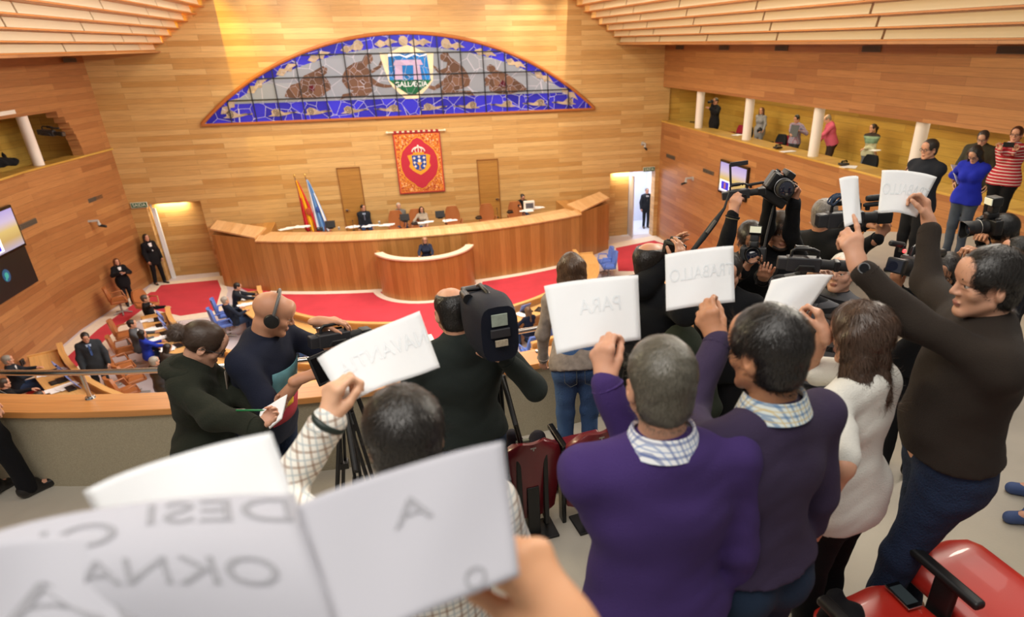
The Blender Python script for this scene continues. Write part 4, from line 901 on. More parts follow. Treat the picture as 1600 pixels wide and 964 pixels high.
def hand(fd, W, f, n, right, curl, sc=1.0, thumb=0.5):
    """five fingered hand added to field fd: W wrist, f towards the fingers, n = palm normal"""
    f = unit(f); n = np.array(n, float); n = unit(n-f*(n@f)); a = np.cross(f, n)*(1 if right else -1); k = .006*sc; W = np.array(W, float)
    kn = [W+(f*.088+a*.030)*sc, W+(f*.094+a*.010)*sc, W+(f*.090-a*.010)*sc, W+(f*.080-a*.028)*sc]
    for q, r in zip(kn, (.013, .0135, .013, .012)):
        fd.cone(W+(q-W)*.1, q, .017*sc, r*sc, .018*sc, flat=n, fs=.85)
    fd.cone(W-f*.03*sc, W+f*.02*sc, .027*sc, .026*sc, .02*sc, flat=n, fs=.72)
    ln = ((.044, .025, .02), (.049, .028, .021), (.045, .026, .021), (.035, .020, .018))
    for i in range(4):
        c = curl[i] if isinstance(curl, (list, tuple)) else curl
        p = kn[i]; ang = 0; d0 = unit(f+a*(.10-.07*i)*(1-min(1, c)))
        for j, (l, fac) in enumerate(zip(ln[i], (.75, 1.15, .7))):
            ang += c*fac; d = d0*math.cos(ang)+n*math.sin(ang); q = p+d*l*sc
            fd.cone(p, q, (.0098-.0012*j-.0008*(i == 3))*sc, (.0088-.0012*j-.0008*(i == 3))*sc, k if j else .012*sc); p = q
    p = W+(f*.022+a*.022+n*.006)*sc; d = unit(f*(.75+.3*thumb)+a*(.75-.5*thumb)+n*(.35+.35*thumb))
    for j, (l, r) in enumerate(((.044, .0145), (.034, .0112), (.027, .0098))):
        q = p+d*l*sc; fd.cone(p, q, r*sc, (r-.001)*sc, .012*sc if j == 0 else k); p = q; d = unit(d+f*.35*thumb+n*.12-a*.18*thumb)
    return p
def head_local():
    """named primitives of a head; +y face, origin between the ears"""
    return dict()
def build_head(fd, C_, Rm, sc=1.0, fem=False, jaw=1.0):
    def T(p): return C_+Rm@(np.array(p, float)*sc)
    def E(p, r, k, sub=False, rx=None): fd.ell(T(p), np.array(r)*sc, Rm if rx is None else Rm@rx, k*sc, sub)
    def Cn(a, b, ra, rb, k, sub=False): fd.cone(T(a), T(b), ra*sc, rb*sc, k*sc, sub=sub)
    E((0, -.012, .038), (.074, .094, .080), .02); E((0, .030, -.02), (.060 if not fem else .056, .060, .082), .03)
    j = jaw*(.95 if fem else 1)
    for s_ in (-1, 1):
        Cn((s_*.052*j, .012, -.05), (s_*.018, .068, -.092), .018, .016, .025); E((s_*.046, .056, -.018), (.02, .022, .02), .02)
    E((0, .072, -.093), (.02, .017, .015), .018)
    Cn((-.034, .079, .030), (.034, .079, .030), .0115, .0115, .014); E((0, .070, .058), (.05, .03, .04), .03)
    for s_ in (-1, 1): E((s_*.031, .099, .008), (.017, .016, .011), .012, True)
    Cn((0, .086, .020), (0, .107, -.020), .0075, .0105, .010)
    for s_ in (-1, 1): E((s_*.0125, .096, -.024), (.008, .011, .008), .007)
    E((0, .0885, -.056), (.022, .009, .0055), .008); E((0, .0865, -.0655), (.018, .009, .0055), .006)
    for s_ in (-1, 1): Cn((s_*.017, .0905, .0165), (s_*.045, .081, .0155), .0052, .0045, .005); Cn((s_*.018, .0865, .0005), (s_*.044, .079, .0005), .0045, .004, .005)
    for s_ in (-1, 1):
        rx = rotm('Z', -s_*.35)@rotm('X', -.15)
        E((s_*.0775, -.006, -.004), (.008, .019, .031), .007, rx=rx); E((s_*.0835, .000, .002), (.005, .010, .016), .004, True, rx=rx); E((s_*.071, -.004, -.022), (.009, .012, .014), .01)
    return T
def hair_field(C_, Rm, style, h, sc=1.0, full=.012):
    fd = Field(C_-.26*sc-np.array([0, 0, .16*sc if style in ('long', 'bob', 'longfront') else 0]), C_+.2*sc, h)
    def T(p): return C_+Rm@(np.array(p, float)*sc)
    t = full
    fd.ell(T((0, -.012, .040)), np.array((.074+t, .094+t, .080+t))*sc, Rm, .01)
    if style in ('short', 'ring', 'thick', 'fringe'): fd.ell(T((0, -.035, -.02)), np.array((.066+t*.6, .062+t*.7, .075))*sc, Rm, .02)
    # face opening
    top = .115 if style == 'fringe' else .105
    fd.ell(T((0, .108, .0)), np.array((.068, .070, .078 if style != 'fringe' else .058))*sc, Rm, .012, True)
    if style in ('short', 'ring', 'thick', 'fringe', 'bun', 'ponytail'):
        for s_ in (-1, 1): fd.ell(T((s_*.085, .008, -.014)), np.array((.03, .034, .042))*sc, Rm, .01, True)
    if style in ('short', 'ring', 'thick', 'fringe'):
        p0, nn = T((0, -.03, -.062)), Rm@unit((0, .55, -1)); fd.cut(p0, nn)
        p0, nn = T((0, .03, -.03)), Rm@unit((0, .8, -1)); fd.cut(p0, nn)
    if style == 'ring':
        fd.ell(T((0, .005, .115)), np.array((.062, .085, .06))*sc, Rm, .012, True); fd.ell(T((0, .10, .07)), np.array((.07, .06, .07))*sc, Rm, .01, True)
    if style == 'receding': fd.ell(T((0, .10, .07)), np.array((.05, .05, .05))*sc, Rm, .01, True)
    if style in ('bun', 'ponytail'):
        fd.cut(T((0, -.0, -.05)), Rm@unit((0, .9, -1)))
        fd.cone(T((0, -.09, .03)), T((0, -.125, .02)), .03*sc, .036*sc, .02)
        fd.ell(T((0, -.132, .012)), np.array((.045, .038, .048))*sc, Rm, .015)
        if style == 'ponytail': fd.cone(T((0, -.13, .0)), T((0, -.13, -.16)), .035*sc, .015*sc, .03)
    if style in ('long', 'bob', 'longfront'):
        L_ = {'long': .30, 'bob': .21, 'longfront': .30}[style]
        for x in (-.07, -.045, 0, .045, .07):
            y = -.075+.9*abs(x)
            fd.cone(T((x, y, .03)), T((x*1.25, y-.015, -L_+.06*abs(x)/.07)), .035*sc, .028*sc, .03)
        if style != 'long':
            for s_ in (-1, 1): fd.cone(T((s_*.078, .015, .03)), T((s_*.085, .03, -L_*.75)), .022*sc, .018*sc, .02)
        for s_ in (-1, 1): fd.cone(T((s_*.074, -.01, .03)), T((s_*.088, -.01, -L_*.85)), .024*sc, .02*sc, .02)
        fd.wrinkle(.003, 45, 1.3)
    else: fd.wrinkle(.0007, 70, .7)
    return fd
def strandm(col):
    n = 'strand_'+col
    if n in MATS: return MATS[n]
    c = hexc(col); return mat(n, [min(1, x*1.6+.010) for x in c], .32, spec=.6)
def strands(V, Q, HC_, Rh, s, style, hc, out, base, n, full):
    rg = np.random.default_rng(len(V)); A = V[Q[:, 0]]; B_ = V[Q[:, 1]]; D_ = V[Q[:, 3]]; C_ = V[Q[:, 2]]
    nn = np.cross(C_-A, D_-B_); ar = np.linalg.norm(nn, axis=1); cen0 = (A+B_+C_+D_)/4; nn = nn/np.maximum(ar, 1e-9)[:, None]
    outw = ((cen0-HC_-Rh@np.array((0, -.01, .0)))*nn).sum(1) > .01; ar = ar*outw
    ii = rg.choice(len(Q), n, p=ar/ar.sum()); u, v = rg.random((2, n, 1)); p = (A[ii]*(1-u)+B_[ii]*u)*(1-v)+(D_[ii]*(1-u)+C_[ii]*u)*v; nr = nn[ii]
    crown = HC_+Rh@(np.array((.012, -.045, .12))*s); d = p-crown
    if style in ('long', 'bob', 'longfront'): d = d*.6+Rh@np.array((0, -.05, -.30)); L_ = .07; wd = .0011
    elif style in ('bun', 'ponytail'): d = (HC_+Rh@(np.array((0, -.14, .01))*s))-p+rg.normal(0, .004, (n, 3)); L_ = .05; wd = .0008
    elif style == 'ring': d = d+Rh@np.array((0, 0, -.1)); L_ = .014; wd = .0007
    else: L_ = .014+full*1.6; wd = .0008
    d = d+rg.normal(0, .22, (n, 3))*np.linalg.norm(d, axis=1)[:, None]; t = d-(d*nr).sum(1)[:, None]*nr; t /= np.maximum(np.linalg.norm(t, axis=1), 1e-6)[:, None]
    w_ = np.cross(nr, t)*wd*s; lf = (.0015+rg.random((n, 1))*.006*(1 if full > .009 else .4))*s; L_ = L_*s*(.6+.8*rg.random((n, 1))); cv = rg.normal(0, .25, (n, 1)); VV = np.zeros((n, 8, 3))
    for k in range(4):
        q = k/3; c_ = p-nr*.001+t*L_*q+np.cross(nr, t)*L_*cv*q*q+nr*(lf*math.sin(q*2.6)-(L_*q)**2/(2*.10*s)); w0 = w_*(1-.75*q); VV[:, 2*k] = c_-w0; VV[:, 2*k+1] = c_+w0
    F_ = np.array([[0, 1, 3, 2], [2, 3, 5, 4], [4, 5, 7, 6]]); QQ = (np.arange(n)[:, None, None]*8+F_[None]).reshape(-1, 4)
    o = npmesh('hair_strands', [(VV.reshape(-1, 3), QQ)], [strandm(hc)], out, base); o['kind'] = 'stuff'; return o
def ik(S, T, l1, l2, pole):
    S, T = np.array(S, float), np.array(T, float); d = T-S; D = np.linalg.norm(d); mx = (l1+l2)*.985
    if D > mx:                                       # bring the hand within reach along its line of sight
        u = unit(T-CAM); b = (S-CAM)@u; q = mx*mx-((S-CAM)@(S-CAM)-b*b)
        if q >= 0:
            L0 = np.linalg.norm(T-CAM); r_ = math.sqrt(q); T = CAM+u*(b+r_ if abs(b+r_-L0) < abs(b-r_-L0) else b-r_)
        else: T = CAM+u*b; T = S+unit(T-S)*mx
        d = T-S; D = np.linalg.norm(d)
    a = (l1*l1-l2*l2+D*D)/(2*D); hh = math.sqrt(max(0, l1*l1-a*a)); u = d/D; p = np.array(pole, float); p = unit(p-u*(p@u)); return S+u*a+p*hh, T
OVER = []
def person(label, base, face, ht=1.75, lod=1, lean=0, side=0, yaw=0, pitch=0, twist=0, g=1.0, fem=False, sit=False, sh=1.0,
           hl=None, hr=None, pl=(-.6, -.5, -.6), pr=(.6, -.5, -.6), curl_l=.5, curl_r=.5, fl=None, fr=None, nl=None, nr=None,
           top=None, sleeve=1.0, tl=0, topname='jumper', coat=False, legs=None, shoe=None, hair='short', hc='2a2018', skin='c9957c', full=.012, jaw=1.0,
           collar=None, tie=None, glasses=False, legoff=((-.1, .0), (.1, .02)), group=None, hidelegs=False, eyes=True, wr=.004, skirt=False, open_shirt=None, thl=.5, thr=.5, belly=0, stretch=1.0, turtle=False):
    s = ht/1.75; base = np.array(base, float); hB, hH, hD = [(.022, .012, .012), (.013, .0065, .0055), (.009, .0042, .0034)][lod]
    Rz = rotm('Z', face); pel_z = (.94 if not sit else .52)*s
    pel = base+np.array([0, 0, pel_z]); Rt = Rz@rotm('Y', side)@rotm('X', -lean)@rotm('Z', twist)
    def B(p): return pel+Rt@((np.array(p, float)-np.array([0, 0, .94]))*s)
    sw = (.165 if fem else .188)*sh
    nb = B((0, -.012, 1.455)); nk = B((0, .0, 1.50)); Rh = Rz@rotm('Y', side*.5)@rotm('X', -lean*.35)@rotm('Z', yaw)@rotm('X', -pitch)
    HC = nk+Rh@(np.array((0, .012, .115))*s)
    SL, SR = B((-sw, -.005, 1.405)), B((sw, -.005, 1.405))
    U, Lf = .285*s*stretch, .25*s*stretch
    out = thing('person', label, 'person', tuple(base), None, group)
    wl_ = hl if hl is not None else B((-sw-.07, .06, .86)); wr_ = hr if hr is not None else B((sw+.07, .06, .86))
    for S_, T_, nm in ((SL, wl_, 'L'), (SR, wr_, 'R')):
        pass
    EL, WL = ik(SL, wl_, U, Lf, Rz@np.array(pl, float)); ER, WR = ik(SR, wr_, U, Lf, Rz@np.array(pr, float))
    for S_, T_, Q_, nm in ((SL, wl_, WL, 'L'), (SR, wr_, WR, 'R')):
        if hl is None and nm == 'L' or hr is None and nm == 'R': continue
        a_, b_ = np.array(T_)-CAM, Q_-CAM; e_ = math.degrees(math.acos(min(1, unit(a_)@unit(b_))))
        if e_ > .8: OVER.append((label[:34], nm, 'px off %.0f' % (e_*17.5)))
    hips = [pel+Rz@np.array((-.09*s, 0, -.03)), pel+Rz@np.array((.09*s, 0, -.03))]
    knees, ank, toe = [], [], []
    for i, sd in enumerate((-1, 1)):
        if sit:
            kz = base[2]+.50*s; kp = pel+Rz@np.array((sd*.13*s, .43*s, 0)); kp[2] = kz; ap = base+Rz@np.array((sd*.13*s, .38*s, .08))
        else:
            ox, oy = legoff[i]; ap = base+Rz@np.array((ox*s, oy*s, .08*s)); kp = (hips[i]+ap)/2+Rz@np.array((0, .03, .02))
        knees.append(kp); ank.append(ap); toe.append(ap+Rz@np.array((sd*.03, .14*s, -.045)))
    dep = Rt@np.array((0, 1., 0)); gg = g
    def torso(fd, t, low=.88, k=.05, hip=True):
        cw = (.125 if not fem else .108)*gg*s
        fd.cone(B((-.055*sh, 0, 1.30)), B((.055*sh, 0, 1.30)), cw+t, cw+t, k, dep, .80)
        fd.cone(B((0, .0+belly*.5, 1.28)), B((0, .01+belly, 1.08)), (.15 if not fem else .125)*gg*s+t, ((.145 if not fem else .112)*gg+belly)*s+t, k, dep, .78)
        fd.cone(B((-.035, 0, .96)), B((.035, 0, .96)), (.132+(.012 if fem else 0))*gg*s+t, (.132+(.012 if fem else 0))*gg*s+t, k, dep, .84)
        fd.cone(B((-.03, 0, 1.08)), B((.03, 0, .98)), .12*gg*s+t, .13*gg*s+t, k, dep, .84)
        fd.cone(B((-sw*.92, -.008, 1.395)), B((0, -.02, 1.435)), .058*s*gg+t, .062*s*gg+t, .05); fd.cone(B((sw*.92, -.008, 1.395)), B((0, -.02, 1.435)), .058*s*gg+t, .062*s*gg+t, .05)
        if t > 0:
            hw_ = .128*gg*s+.012+t*.5; fd.cone(B((-.052, 0, .93)), B((.052, 0, .93)), hw_, hw_, k, dep, .88); fd.cone(B((-.05, 0, .86)), B((.05, 0, .86)), hw_+.002, hw_+.002, k, dep, .9)
        if fem:
            for sd in (-1, 1): fd.ell(B((sd*.068, .095, 1.255)), np.array((.058, .05, .055))*s+t, Rt, .04)
    def arm(fd, S_, E_, W_, t, frac=1.0, k=.03, puff=0):
        aU = .047*s*(gg*.5+.5)*(.9 if fem else 1); aE = aU*.84; aW = .028*s*(.92 if fem else 1)
        if frac > .55:
            fr_ = (frac-.5)*2; Q = E_+(W_-E_)*fr_; fd.cone(S_, E_, aU+t, aE+t+puff, k); fd.cone(E_, Q, aE+t+puff, aE+(aW-aE)*fr_+t+puff*.7, k)
        else: fd.cone(S_, S_+(E_-S_)*frac*2, aU+t, aU+t+.008, k)
    # ---- body
    lo = np.min([base, SL, SR, EL, ER, WL, WR, HC]+knees, 0)-.3; hi = np.max([SL, SR, EL, ER, WL, WR, HC]+knees+toe, 0)+.3; lo[2] = max(lo[2], base[2]-.03)
    fd = Field(lo, hi, hB*1.25 if lod else hB); torso(fd, -.012, k=.06)
    arm(fd, SL, EL, WL, 0); arm(fd, SR, ER, WR, 0)
    fd.cone(nb-Rt@np.array((0, 0, .04)), HC+Rh@np.array((0, -.02, -.07))*s, (.062 if not fem else .052)*s, (.057 if not fem else .048)*s, .04)
    if not hidelegs:
        for i in range(2): fd.cone(hips[i], knees[i], .078*s*gg, .052*s, .05); fd.cone(knees[i], ank[i], .05*s, .036*s, .03); fd.cone(ank[i], toe[i], .036*s, .026*s, .03)
    parts = [fd.mesh()]
    fh = Field(HC-.19*s, HC+.17*s, hH); TH = build_head(fh, HC, Rh, s*1.0, fem, jaw); fh.cone(nb, HC+Rh@np.array((0, -.025, -.06))*s, (.06 if not fem else .05)*s, (.056 if not fem else .047)*s, .03)
    parts.append(fh.mesh(1 if lod else 0))
    for right, E_, W_, c_, f_, n_, th in ((False, EL, WL, curl_l, fl, nl, thl), (True, ER, WR, curl_r, fr, nr, thr)):
        ff = unit(W_-E_) if f_ is None else unit(f_)
        nn = n_ if n_ is not None else (Rz@np.array((1. if not right else -1., .1, 0)) if (hl if not right else hr) is None else Rz@np.array((0, 0, -1.)) if abs(ff[2]) < .7 else Rz@np.array((.5 if not right else -.5, .8, 0)))
        fq = Field(W_-.2*s, W_+.2*s, hD); fq.cone(E_+(W_-E_)*.5, W_, .033*s, .027*s, .02); hand(fq, W_, ff, nn, right, c_, s*(.9 if fem else 1), th); parts.append(fq.mesh(1 if lod else 0))
    Ri = Rh.T
    def hm(P_):
        q = ((P_-HC)@Rh)/s; lip = ((q[:, 0]/.021)**2+((q[:, 2]+.0605)/.0105)**2 < 1) & (q[:, 1] > .083); return np.where(lip, 1, 0)
    npmesh('body', parts, [skinm(skin), LIPM], out, base, hm)
    # ---- eyes, brows
    if eyes:
        for sd in (-1, 1):
            mb = MB(); mb.ball(TH((sd*.031, .0765, .0085))-base, .0122*s, 12); ey = mb.build('eye', EYEW, out, smooth=True)
            mb = MB(); mb.ball(TH((sd*.031, .0842, .0085))-base, .0060*s, 10); mb.build('iris', EYED, ey, smooth=True)
            mb = MB(); mb.tube([Vector(TH((sd*x, y, z))-base) for x, y, z in ((.014, .093, .027), (.028, .095, .033), (.045, .083, .029))], [.0035*s, .004*s, .002*s], 6); mb.build('eyebrow', hairm(hc if hair != 'none' else '4a3a30'), out, smooth=True)
    # ---- hair
    if hair != 'none':
        fhr = hair_field(HC, Rh, hair, hH, s, full); Vh, Qh = fhr.mesh(1); ho = npmesh('hair', [(Vh, Qh)], [hairm(hc)], out, base)
        if lod and ho is not None: strands(Vh, Qh, HC, Rh, s, hair, hc, out, base, 9000 if lod == 2 else 2200, full)
    # ---- top
    top = top or clothm('grey_cloth', '555555'); t = .016 if not coat else .028
    fd = Field(lo-.03, hi+.05, hB); torso(fd, t, k=.05); p_ = .004 if not coat else .012
    arm(fd, SL, EL, WL, t*.75, sleeve, puff=p_); arm(fd, SR, ER, WR, t*.75, sleeve, puff=p_)
    fd.cone(nb-Rt@np.array((0, 0, .045)), nb+Rt@np.array((0, -.005, (-.022 if not turtle else .03))), .078*s+t*.4, .066*s+t*.3, .03)
    if skirt or coat: fd.cone(B((-.04, 0, .95)), B((-.04, .0, .80)), .14*gg*s+t, .145*gg*s+t, .05, dep, .84); fd.cone(B((.04, 0, .95)), B((.04, .0, .80)), .14*gg*s+t, .145*gg*s+t, .05, dep, .84)
    cutz = (.86 if not (skirt or coat) else .68)+tl
    fd.cut(B((0, 0, cutz)), Rt@np.array((0, 0, -1.)));
    if lod: fd.wrinkle(wr, 17, len(label))
    npmesh(topname, [fd.mesh()], [top], out, base)
    if lod and sleeve > .9:
        for W_, E_ in ((WL, EL), (WR, ER)):
            mb = MB(); u_ = unit(W_-E_); Wc = E_+(W_-E_)*(sleeve-.5)*2; mb.tube([Vector(Wc-u_*.012*s-base+(np.cross(u_, unit(np.cross(u_, (.3, .2, .9))))*math.cos(a)+unit(np.cross(u_, (.3, .2, .9)))*math.sin(a))*(.030*s+t*.75)) for a in np.linspace(0, 2*math.pi, 14)[:-1]], .006, 6, closed=True); mb.build('cuff', top, out, smooth=True)
    # ---- trousers
    if not hidelegs:
        legs = legs or DENIM; fd = Field(lo-.03, hi+.03, hB)
        fd.cone(pel+Rz@np.array((-.04, 0, .06))*s, pel+Rz@np.array((.04, 0, .06))*s, .128*gg*s+.006, .128*gg*s+.006, .05, Rz@np.array((0, 1., 0)), .85)
        for i in range(2):
            fd.cone(pel+(hips[i]-pel)*.9+np.array((0, 0, -.0)), hips[i]*.9+knees[i]*.1, .112*gg*s, .1*gg*s, .05)
            fd.cone(hips[i], knees[i], .098*s*gg, .07*s, .04); fd.cone(knees[i], ank[i]-unit(knees[i]-ank[i])*.015, .07*s, .060*s, .03)
            if not sit: fd.ell(pel+Rz@np.array(((i*2-1)*.068, -.07, -.04))*s, np.array((.075, .06, .085))*s*gg, Rz, .05)
        if lod: fd.wrinkle(wr*1.1, 15, 2+len(label))
        npmesh('trousers', [fd.mesh()], [legs], out, base)
        if lod and not sit and not coat and not skirt and g < 1.15 and legs.name.startswith('jeans'): pockets(out, base, pel, Rz, s, gg, legs)
        for i in range(2):
            fs = Field(ank[i]-.3*s, ank[i]+.3*s, max(.007, hB*.6)); q = ank[i]; b0 = q+Rz@np.array((0, -.03, -.04))*s; b1 = q+Rz@np.array(((i*2-1)*.025, .15, -.05))*s
            b0[2] = max(b0[2], base[2]+.038); b1[2] = base[2]+.032
            fs.cone(b0, b1, .038*s, .036*s, .03); fs.cone(b0+np.array((0, 0, .02)), q+Rz@np.array((0, .04, .0))*s, .047*s, .044*s, .03); fs.cut(base+np.array((0, 0, .004)), np.array((0, 0, -1.)))
            npmesh('shoe', [fs.mesh()], [shoe or SHOE], out, base)
    # ---- collar / tie / glasses
    if collar is not None:
        mb = MB(); c0 = nb+Rt@np.array((0, -.002, .030))*s; st = []
        for a in np.linspace(-math.pi*1.44, math.pi*.44, 26):
            dv = Rt@np.array((math.cos(a), math.sin(a), 0)); fall = .024 if lod else .02; up_ = Rt@np.array((0, 0, 1.))
            dip = -.03*max(0, math.sin(a))**3
            r0, r1, r2 = .071*s, .078*s, .099*s; q0 = c0+dv*r0+up_*(.030+dip)*s; q1 = c0+dv*r1+up_*(.036+dip)*s; q2 = c0+dv*r2+up_*(-.018+dip)*s; q3 = c0+dv*(r2-.008)+up_*(-.022+dip)*s
            st.append([q-base for q in (q0, q1, q2, q3)])
        mb.strip(None, st); mb.build('collar', collar, out, smooth=True)
    if open_shirt is not None or tie is not None:
        mb = MB(); y = .118*gg*s+t+.006
        if open_shirt is not None:
            mb.plate([B((x, y_/s, z))-base for x, y_, z in ((-.055, y*.72, 1.445), (.055, y*.72, 1.445), (.012, y*1.0, 1.18), (-.012, y*1.0, 1.18))], Rt@np.array((0, -.012, 0))); mb.build('shirt_front', open_shirt, out)
        if tie is not None:
            mb = MB(); mb.plate([B((x, y_/s, z))-base for x, y_, z in ((-.014, y*.80+.008, 1.44), (.014, y*.80+.008, 1.44), (.022, y+.010, 1.2), (0, y+.010, 1.17), (-.022, y+.010, 1.2))], Rt@np.array((0, -.01, 0))); mb.build('tie', tie, out)
    if glasses:
        mb = MB(); gm = glasses if not isinstance(glasses, bool) else BLACK
        for sd in (-1, 1):
            mb.tube([Vector(TH((sd*.032+.022*math.cos(a), .104-.25*abs(sd*.032+.022*math.cos(a)-0)**1.2, .008+.016*math.sin(a)))-base) for a in np.linspace(0, 2*math.pi, 17)[:-1]], .0018*s+.0006, 6, closed=True)
            mb.tube([Vector(TH(q))-Vector(base) for q in ((sd*.054, .096, .012), (sd*.074, .06, .012), (sd*.081, 0, .008), (sd*.080, -.02, -.004))], .0018*s+.0006, 6)
        mb.tube([Vector(TH((-.01, .103, .010)))-Vector(base), Vector(TH((0, .108, .013)))-Vector(base), Vector(TH((.01, .103, .010)))-Vector(base)], .0018*s+.0006, 6)
        mb.build('glasses', gm, out, smooth=True)
    out['_'] = 0; del out['_']
    return dict(o=out, HC=HC, Rh=Rh, WL=WL, WR=WR, EL=EL, ER=ER, TH=TH, B=B, Rz=Rz, Rt=Rt, base=base, s=s, SL=SL, SR=SR, pel=pel)
def pockets(out, base, pel, Rz, s, gg, legs):
    st_ = mat('stitching', '6a6a60', .8)
    for sd in (-1, 1):
        mb = MB(); ps = []
        for x, z in ((.03, .03), (.115, .04), (.115, -.07), (.075, -.1), (.03, -.075)):
            yy = -(.128*gg+.013)*s*math.sqrt(max(.1, 1-(x/(.2*gg))**2))*.98-.01; ps.append(Vector(pel+Rz@np.array((sd*x*s, yy-(.018 if z < 0 else 0), z*s-.02))-base))
        mb.tube(ps, .0016, 5, closed=True); mb.build('pocket', st_, out)
def bracelet(P_, W_, E_, mtl, name, r=.034, th=.004, off=.03):
    u_ = unit(np.array(W_)-np.array(E_)); c0 = np.array(W_)-u_*off-P_['base']; x = unit(np.cross(u_, (.31, .2, .9))); y = np.cross(u_, x)
    mb = MB(); mb.tube([Vector(c0+(x*math.cos(a)+y*math.sin(a))*r) for a in np.linspace(0, 2*math.pi, 21)[:-1]], th, 8, closed=True); return mb.build(name, mtl, P_['o'], smooth=True)
def wristwatch(P_, W_, E_, label_m, up):
    bracelet(P_, W_, E_, label_m, 'watch_strap', .034, .007, .02); u_ = unit(np.array(W_)-np.array(E_)); n_ = unit(np.array(up)-u_*(u_@np.array(up))); c0 = np.array(W_)-u_*.02+n_*.034-P_['base']
    mb = MB(); mb.cyl(c0, c0+n_*.011, .021, .019, 24); mb.build('watch_case', CHROME, P_['o'], smooth=True); mb = MB(); mb.cyl(c0+n_*.0115, c0+n_*.0125, .016, n=20); mb.build('watch_face', BLACKG, P_['o'])

def P(label, hx, hy, floor, ht=1.75, facepx=None, **kw):
    """a figure standing (or sitting) on the floor height given, its crown seen at hx, hy"""
    s = ht/1.75; sit = kw.get('sit', False); face = kw.pop('face', 0)
    lean, side, pitch = kw.get('lean', 0), kw.get('side', 0), kw.get('pitch', 0)
    pel = np.array([0, 0, (.94 if not sit else .52)*s]); Rz = rotm('Z', face); Rt = Rz@rotm('Y', side)@rotm('X', -lean)@rotm('Z', kw.get('twist', 0))
    nk = pel+Rt@(np.array((0, 0, .56))*s); Rh = Rz@rotm('Y', side*.5)@rotm('X', -lean*.35)@rotm('Z', kw.get('yaw', 0))@rotm('X', -pitch)
    top = nk+Rh@(np.array((0, .0, .235))*s); q = atz(hx, hy, floor+top[2]); base = (q[0]-top[0], q[1]-top[1], floor)
    return person(label, base, face, ht=ht, **kw)
def dep(p): return float((np.array(p)-CAM)@FW)
def face_to(a, b): return math.atan2(-(b[0]-a[0]), b[1]-a[1])
# ================================================================== HAND-HELD THINGS
def cornersheet(name, label, cs, mtl, cat='paper sheet', bulge=.01, bend=(0, 0), n=14, words=(), group=None, th=.0007, wmat=None, fold=None):
    """cs: TL,TR,BR,BL as (px,py,depth); the sheet stands in space at those depths, gently curved"""
    Q = [atd(*c) for c in cs]; c0 = sum(Q)/4; N_ = unit(np.cross(Q[1]-Q[0], Q[3]-Q[0])); N_ = N_ if N_@(CAM-c0) > 0 else -N_
    def f(u, v):
        p = Q[0]*(1-u)*(1-v)+Q[1]*u*(1-v)+Q[2]*u*v+Q[3]*(1-u)*v
        o = bulge*math.sin(math.pi*u)+bend[0]*(u-.5)**3*4+bend[1]*math.sin(math.pi*v)+.0015*math.sin(9*u+5*v)
        if fold: o += fold[1]*max(0, (u-fold[0]))**1.5
        return p+N_*o
    o = thing(name, label, cat, tuple(c0), None, group); m = MB(); vs = [f(i/n, j/n)-c0 for j in range(n+1) for i in range(n+1)]
    m.add(vs, [(j*(n+1)+i, j*(n+1)+i+1, (j+1)*(n+1)+i+1, (j+1)*(n+1)+i) for j in range(n) for i in range(n)])
    sh = m.build('sheet', mtl, o, smooth=True); sm = sh.modifiers.new('s', 'SOLIDIFY'); sm.thickness = th; sm.offset = 0
    for body, (u0, v0, u1, v1), mir, rot in words:
        cu = bpy.data.curves.new('t', 'FONT'); cu.body = body; cu.size = 1; t = bpy.data.objects.new('tmp', cu); COL.objects.link(t)
        me = bpy.data.meshes.new_from_object(t.evaluated_get(bpy.context.evaluated_depsgraph_get())); bpy.data.objects.remove(t)
        P_ = np.array([v.co[:2] for v in me.vertices]); mn, mx = P_.min(0), P_.max(0); nrm = (P_-mn)/(mx-mn); out_ = []
        for x, y in nrm:
            if mir: x = 1-x
            u = u0+(u1-u0)*x; v = v1+(v0-v1)*y+rot*(x-.5); p = f(u, v)+N_*.0016; out_.append(p-c0)
        for v_, p in zip(me.vertices, out_): v_.co = p
        me.materials.clear(); me.materials.append(wmat or INKF); me.name = 'lettering'; ob = bpy.data.objects.new('lettering', me); COL.objects.link(ob); ob.parent = o
    return o
INKF = mat('ink_show_through', 'd3d7da', .8); INKN = mat('ink_grey', '8c8c92', .8)
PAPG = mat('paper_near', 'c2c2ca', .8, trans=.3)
RUB, DARKG, SILV = mat('rubber', '1a1a1c', .7, bump=.2, bscale=200), mat('dark_grey_plastic', '2a2a2e', .5), mat('silver_plastic', 'a0a0a4', .35, .6)
LENSG = mat('lens_glass', '1c2030', .05, coat=1)
